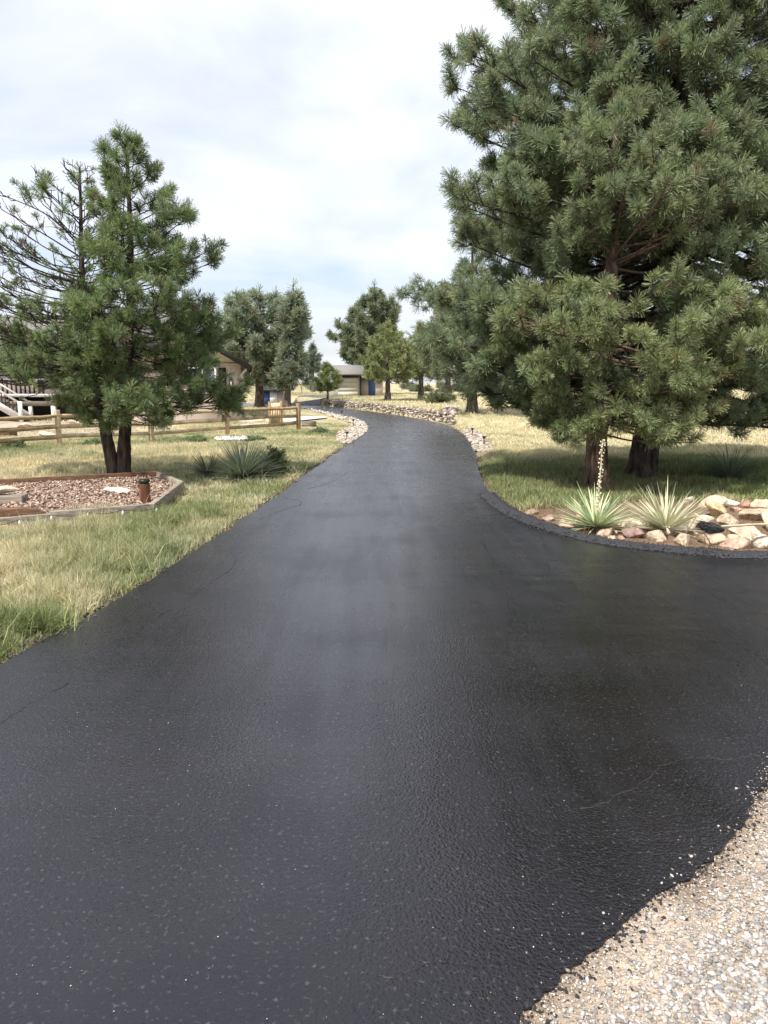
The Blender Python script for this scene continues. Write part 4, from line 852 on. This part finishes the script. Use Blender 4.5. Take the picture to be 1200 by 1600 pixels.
# ------------------------------------------------------------------ house
HD = 33.5
def hx(px, d=HD): return (px - 600) / FPX * d * 1.0 / (cp + (800 - 600) / FPX * spn) 
root = empty('house', (-13, HD + 2, 0), 'beige stucco house with grey shingle roof and front gable behind the left pine', 'house')
x0, x1 = -26.0, hx(214); zb = 3.05; zr = 4.95
mb = MB(); mb.box((x0, HD + .6, -.3), (x1 + .01, HD + 9, zb)); mb.build('main_wall', M['wallp'], root)
mb = MB(); t_ = .16
mb.add([(x0 - .4, HD + .0, zb - .12), (x1 + .3, HD + .0, zb - .12), (x1 + .3, HD + 4.8, zr), (x0 - .4, HD + 4.8, zr), (x0 - .4, HD + 9.6, zb - .12), (x1 + .3, HD + 9.6, zb - .12),
        (x0 - .4, HD + .0, zb - .12 - t_), (x1 + .3, HD + .0, zb - .12 - t_), (x1 + .3, HD + 9.6, zb - .12 - t_), (x0 - .4, HD + 9.6, zb - .12 - t_)],
       [(0, 1, 2, 3), (3, 2, 5, 4), (0, 6, 7, 1), (4, 5, 8, 9), (6, 9, 8, 7)]); mb.F.append(np.array([[1, 7, 8, 5, 2], [0, 3, 4, 9, 6]])); rf = mb.build('main_roof', M['shingle'], root)
mb = MB(); mb.box((x0 + 3, HD + 3.6, zr - .7), (x0 + 3.7, HD + 4.3, zr + .75)); mb.build('chimney', M['wallp'], rf)
# gable wing, turned a little towards the drive
_build = MB.build
WING = [False]
def wbuild(s, name, m_, parent=None, smooth=False, inv=None):
    if WING[0]:
        a = R(11); c_, s_ = math.cos(a), math.sin(a)
        for i, v in enumerate(s.V):
            v = v.copy(); x = v[:, 0] - gx1; y = v[:, 1] - gy; v[:, 0] = gx1 + x * c_ - y * s_; v[:, 1] = gy + x * s_ + y * c_; s.V[i] = v
    return _build(s, name, m_, parent, smooth)
MB.build = wbuild; WING[0] = True
gx0, gx1 = hx(214), hx(377); gz = 2.42; ov = .42; gm = (gx0 + gx1) / 2; sl = .60; gp = gz + (gx1 - gm) * sl; gy = HD
mb = MB(); mb.add([(gx0, gy, -.3), (gx1, gy, -.3), (gx1, gy, gz), (gx0, gy, gz), (gx0, gy + 8, -.3), (gx1, gy + 8, -.3), (gx1, gy + 8, gz), (gx0, gy + 8, gz)], [(0, 1, 2, 3), (1, 5, 6, 2), (5, 4, 7, 6), (4, 0, 3, 7)]); mb.build('gable_wall', M['wallp'], root)
mb = MB(); mb.add([(gx0, gy - .03, gz), (gx1, gy - .03, gz), (gm, gy - .03, gp), (gx0, gy + 8, gz), (gx1, gy + 8, gz), (gm, gy + 8, gp)], [(0, 1, 2), (3, 5, 4)]); mb.F.append(np.array([[0, 3, 4, 1]])); mb.build('gable_panel', M['siding'], root)
mb = MB(); mb.box((gx0, gy - .06, gz - .05), (gx1, gy - .032, gz + .04)); mb.build('trim_board', M['siding'], root)
mb = MB()
for sg in (-1, 1):
    e = gx1 + ov if sg > 0 else gx0 - ov; ez = gp - abs(e - gm) * sl; V = [(gm, gy - .45, gp + .02), (e, gy - .45, ez + .02), (e, gy + 8.2, ez + .02), (gm, gy + 8.2, gp + .02)]; V2 = [(a, b, c + .13) for a, b, c in V]
    mb.add(V + V2, [(0, 1, 2, 3), (7, 6, 5, 4), (0, 4, 5, 1), (1, 5, 6, 2), (2, 6, 7, 3), (3, 7, 4, 0)])
rf = mb.build('gable_roof', M['shingle'], root)
mb = MB()
for sg in (-1, 1):
    e = gx1 + ov + .02 if sg > 0 else gx0 - ov - .02; ez = gp - abs(e - gm) * sl; mb.bar((gm, gy - .475, gp + .06), (e, gy - .475, ez + .06), .045, .24, up=(0, 0, 1))
mb.bar((gx1 + ov + .03, gy - .45, gp - (gx1 + ov - gm) * sl + .02), (gx1 + ov + .03, gy + 8.2, gp - (gx1 + ov - gm) * sl + .02), .06, .22)
mb.build('fascia', M['fascia'], rf)
def window(par, x0, x1, z0, z1, y, fr=M['white'], mull=True):
    mb = MB(); f = .07
    mb.box((x0 - f, y - .07, z0 - f), (x0, y - .002, z1 + f)); mb.box((x1, y - .07, z0 - f), (x1 + f, y - .002, z1 + f)); mb.box((x0, y - .068, z1), (x1, y - .002, z1 + f)); mb.box((x0, y - .068, z0 - f), (x1, y - .002, z0))
    if mull: mb.box(((x0 + x1) / 2 - .025, y - .06, z0 + .001), ((x0 + x1) / 2 + .025, y - .03, z1 - .001))
    wn = mb.build('window', fr, par); mb = MB(); mb.box((x0 + .001, y - .03, z0 + .001), (x1 - .001, y - .004, z1 - .001)); mb.build('pane', M['glass'], wn)
window(root, hx(300), hx(337), 1.15, 2.2, gy)
mb = MB(); sx0, sx1 = hx(343), hx(354.5); mb.box((sx0, gy - .05, 1.1), (sx1, gy - .003, 2.25))
for i in range(12): mb.box((sx0 + .03, gy - .065, 1.16 + i * .088), (sx1 - .03, gy - .052, 1.16 + i * .088 + .055))
mb.build('shutter', M['black'], root)
lx = hx(361.5); mb = MB(); mb.box((lx - .09, gy - .16, 1.72), (lx + .09, gy - .01, 1.76)); mb.box((lx - .07, gy - .14, 1.42), (lx + .07, gy - .02, 1.46)); mb.box((lx - .03, gy - .05, 1.46), (lx + .03, gy - .003, 1.85)); 
for s1 in (-1, 1):
    mb.box((lx + s1 * .06 - .008, gy - .14, 1.46), (lx + s1 * .06 + .008, gy - .125, 1.72))
sc = mb.build('wall_lantern', M['black'], root); mb = MB(); mb.box((lx - .045, gy - .12, 1.461), (lx + .045, gy - .055, 1.70)); mb.build('lantern_glass', M['bulb'], sc)
dx = hx(375); mb = MB(); mb.tube([(dx + .30, gy - .25, 2.2), (dx + .12, gy - .12, 2.0), (dx + .04, gy - .06, 1.9), (dx + .04, gy - .06, -.1)], .045, 8); mb.build('downspout', M['siding'], root)
WING[0] = False
for (a, b, z0, z1) in [(-60, 12, 2.0, 2.85), (24, 42, 1.65, 2.6), (60, 92, 1.5, 2.5), (128, 150, 1.4, 2.4), (178, 190, 1.2, 2.5)]: window(root, hx(a, HD + .6), hx(b, HD + .6), z0, z1, HD + .6)
# deck in front of the house
DD = 32.0; dk = empty('deck', (hx(40, DD), DD, 0), 'raised wooden deck with pale rails and stairs at the far left', 'deck')
dx0, dx1 = -24., hx(84, DD); zf = 1.08
mb = MB(); mb.box((dx0, DD, zf - .06), (dx1, HD + .55, zf)); mb.build('deck_floor', M['darkwood'], dk)
mb = MB(); mb.box((dx0, DD - .04, zf - .08), (dx1 + .03, DD - .002, zf + .05)); mb.build('edge_board', M['white'], dk)
mb = MB(); mb.box((dx0, DD + .03, .62), (dx1 - .02, DD + .17, .82)); mb.build('beam', M['timber'], dk)
for xx in (dx1 - .12, dx1 - 2.9, dx1 - 5.6):
    mb = MB(); mb.box((xx - .08, DD + .0, -.1), (xx + .08, DD + .16, .618)); mb.box((xx - .07, DD + .005, .822), (xx + .07, DD + .16, zf - .062)); mb.build('post', M['white'], dk)
mb = MB(); mb.box((dx0, HD - .2, zf + .62), (hx(76, HD), HD - .06, zf + .69)); mb.build('top_rail', M['white'], dk)
mb = MB(); xx = dx0
while xx < hx(76, HD) - .05: mb.box((xx, HD - .15, zf + .005), (xx + .07, HD - .11, zf + .615)); xx += .2
mb.build('balusters', M['darkwood'], dk)
mb = MB(); mb.box((dx0, HD + .3, -.2), (dx1 + .4, HD + .38, zf - .07)); mb.build('under_deck_shade', M['fascia'], dk)  # dark sheet added to stand for the shade below the deck
SD = 31.2; st = empty('staircase', (hx(20, SD), SD, 0), 'pale painted stairs coming down in front of the deck', 'stairs')
def sp3(px, py, y=SD): return PD(px, py, y)
mb = MB(); a = sp3(-70, 588); b = sp3(31, 652); 
for yy in (0, .9): mb.bar(a + [0, yy, -.15], b + [0, yy, -.02], .05, .28)
mb.build('stringer', M['white'], st)
mb = MB()
for yy in (0, .9): mb.bar(sp3(-70, 568) + [0, yy, 0], sp3(31, 630) + [0, yy, 0], .09, .07)
mb.build('handrail', M['white'], st)
mb = MB(); K = 9
for i in range(K):
    f = (i + .5) / K; q = a + (b - a) * f; mb.box((q[0] - .16, SD + .03, q[2] - .06), (q[0] + .16, SD + .87, q[2] - .02))
mb.build('treads', M['timber'], st)
for yy in (0, .9):
    t_ = sp3(31, 627); mb = MB(); mb.box((t_[0] - .07, SD + yy - .055, -.1), (t_[0] + .07, SD + yy + .055, t_[2])); mb.build('newel_post', M['white'], st)
mb = MB()
for i in range(1, 17):
    f = i / 17; q = sp3(-70, 568) * (1 - f) + sp3(31, 630) * f; q2 = a + (b - a) * f; mb.box((q[0] - .018, SD - .018, q2[2] - .05), (q[0] + .018, SD + .018, q[2] - .035))
mb.build('balusters', M['darkwood'], st)
mb = MB(); p = G(2, 683); mb.box((p[0] - .5, p[1], -.05), (p[0] + .25, p[1] + .5, .16)); o = bev(mb.build('planter_box', M['brownwood']), .01); tag(o, 'low reddish wooden planter box behind the far left fence', 'planter')

# ------------------------------------------------------------------ shed
SDp = 66.0; sb = G(560, 616); sx = lambda px: PD(px, 600, SDp)[0]; gz0 = .40
root = empty('shed', (sx(560), SDp, gz0), 'tan shed with low grey roof and blue side door at the end of the drive', 'shed')
mb = MB(); A0, A1 = sx(521), sx(562); zt = PD(560, 583, SDp)[2]
mb.box((A0, SDp, -.1), (A1, SDp + 5, zt)); mb.build('wall', M['siding'], root)
mb = MB(); mb.box((sx(528), SDp - .04, gz0 - .1), (sx(559), SDp - .002, zt - .42))
for i in range(5): mb.box((sx(528) + .02, SDp - .055, gz0 + .03 + i * .42), (sx(559) - .02, SDp - .042, gz0 + .03 + i * .42 + .39))
mb.build('garage_door', M['siding'], root)
mb = MB(); mb.box((sx(527.5), SDp - .12, zt - .40), (sx(560), SDp - .002, zt - .12)); mb.build('eave_shade', M['fascia'], root)  # dark strip standing in for the eave's shadow above the door
mb = MB(); V = [(A0 - .4, SDp - .6, zt - .05), (A1 + .6, SDp - .6, zt - .05), (A1 + .6, SDp + 2.6, zt + .75), (A0 - .4, SDp + 2.6, zt + .75), (A1 + .6, SDp + 5.6, zt - .05), (A0 - .4, SDp + 5.6, zt - .05)]
mb.add(V + [(a, b, c - .14) for a, b, c in V], [(0, 1, 2, 3), (3, 2, 4, 5), (0, 6, 7, 1), (1, 7, 8, 2), (2, 8, 10, 4), (4, 10, 11, 5), (5, 11, 9, 3), (3, 9, 6, 0), (7, 6, 9, 8), (8, 9, 11, 10)]); rf = mb.build('roof', M['shingle'], root)
B0, B1 = A1, sx(598); mb = MB(); mb.box((B0 + .002, SDp + .6, -.1), (B1, SDp + 4, zt - .5)); mb.build('side_wall', M['wallp'], root)
mb = MB(); mb.box((sx(575.5), SDp + .54, gz0 - .05), (sx(586), SDp + .598, gz0 + 1.95)); dr = mb.build('door', M['blue'], root)
mb = MB(); mb.box((sx(576.5), SDp + .50, gz0 + .95), (sx(577.5), SDp + .538, gz0 + 1.02)); mb.build('handle', M['black'], dr)
mb = MB(); mb.box((B0 - .05, SDp + .2, zt - .5), (B1 + .3, SDp + 4.2, zt - .36)); mb.build('side_roof', M['shingle'], root)
mb = MB(); mb.box((sx(562.2), SDp - .07, gz0 - .3), (sx(564.5), SDp - .003, zt - .08)); mb.build('corner_post', M['fascia'], root)
# small outbuilding behind the left pines
d = 58; root = empty('small_shed', (PD(425, 605, d)[0], d, tz(PD(425, 605, d)[0], d)), 'low dark shed with a blue and a white panel behind the fence corner', 'shed')
a = PD(409, 617, d); b = PD(442, 609, d); zt = b[2]; zb_ = tz(b[0], d)
mb = MB(); mb.box((a[0], d, zb_ - .3), (b[0], d + 2, zt)); mb.build('wall', M['wallp'], root)
mb = MB(); mb.box((PD(412, 600, d)[0], d - .04, zb_), (PD(421, 600, d)[0], d - .003, zt - .12)); mb.build('blue_panel', M['blue'], root)
mb = MB(); mb.box((PD(421.3, 600, d)[0], d - .05, zb_), (PD(432.5, 600, d)[0], d - .003, zt - .12)); mb.build('white_panel', M['white'], root)
mb = MB(); V = [(a[0] - .2, d - .3, zt), (b[0] + .25, d - .3, zt), (b[0] + .25, d + 1.2, zt + .35), (a[0] - .2, d + 1.2, zt + .35), (b[0] + .25, d + 2.3, zt), (a[0] - .2, d + 2.3, zt)]
mb.add(V + [(x, y, z - .09) for x, y, z in V], [(0, 1, 2, 3), (3, 2, 4, 5), (0, 6, 7, 1), (1, 7, 8, 2), (2, 8, 10, 4), (4, 10, 11, 5), (5, 11, 9, 3), (3, 9, 6, 0), (7, 6, 9, 8), (8, 9, 11, 10)]); mb.build('roof', M['fascia'], root)
# path up to the shed, on the raised ground
mb = MB(); q = catmull([P(466, 633.5), P(486, 628, .1), P(505, 622.5, .25), P(516, 619.5, .33), P(540, 617.5, .38)], 8); V = []
for i, p in enumerate(q):
    wv = 1.5; V += [(p[0] - wv, p[1], 0), (p[0] + wv, p[1], 0)]
V = np.array(V, float); V[:, 2] = terrain(V[:, 0], V[:, 1]) + .06; i0 = np.arange(len(q) - 1) * 2; mb.add(V, np.stack([i0, i0 + 1, i0 + 3, i0 + 2], 1)); tag(mb.build('shed_track', M['asphalt']), 'dark track running on from the bend to the shed', 'track', kind='structure')
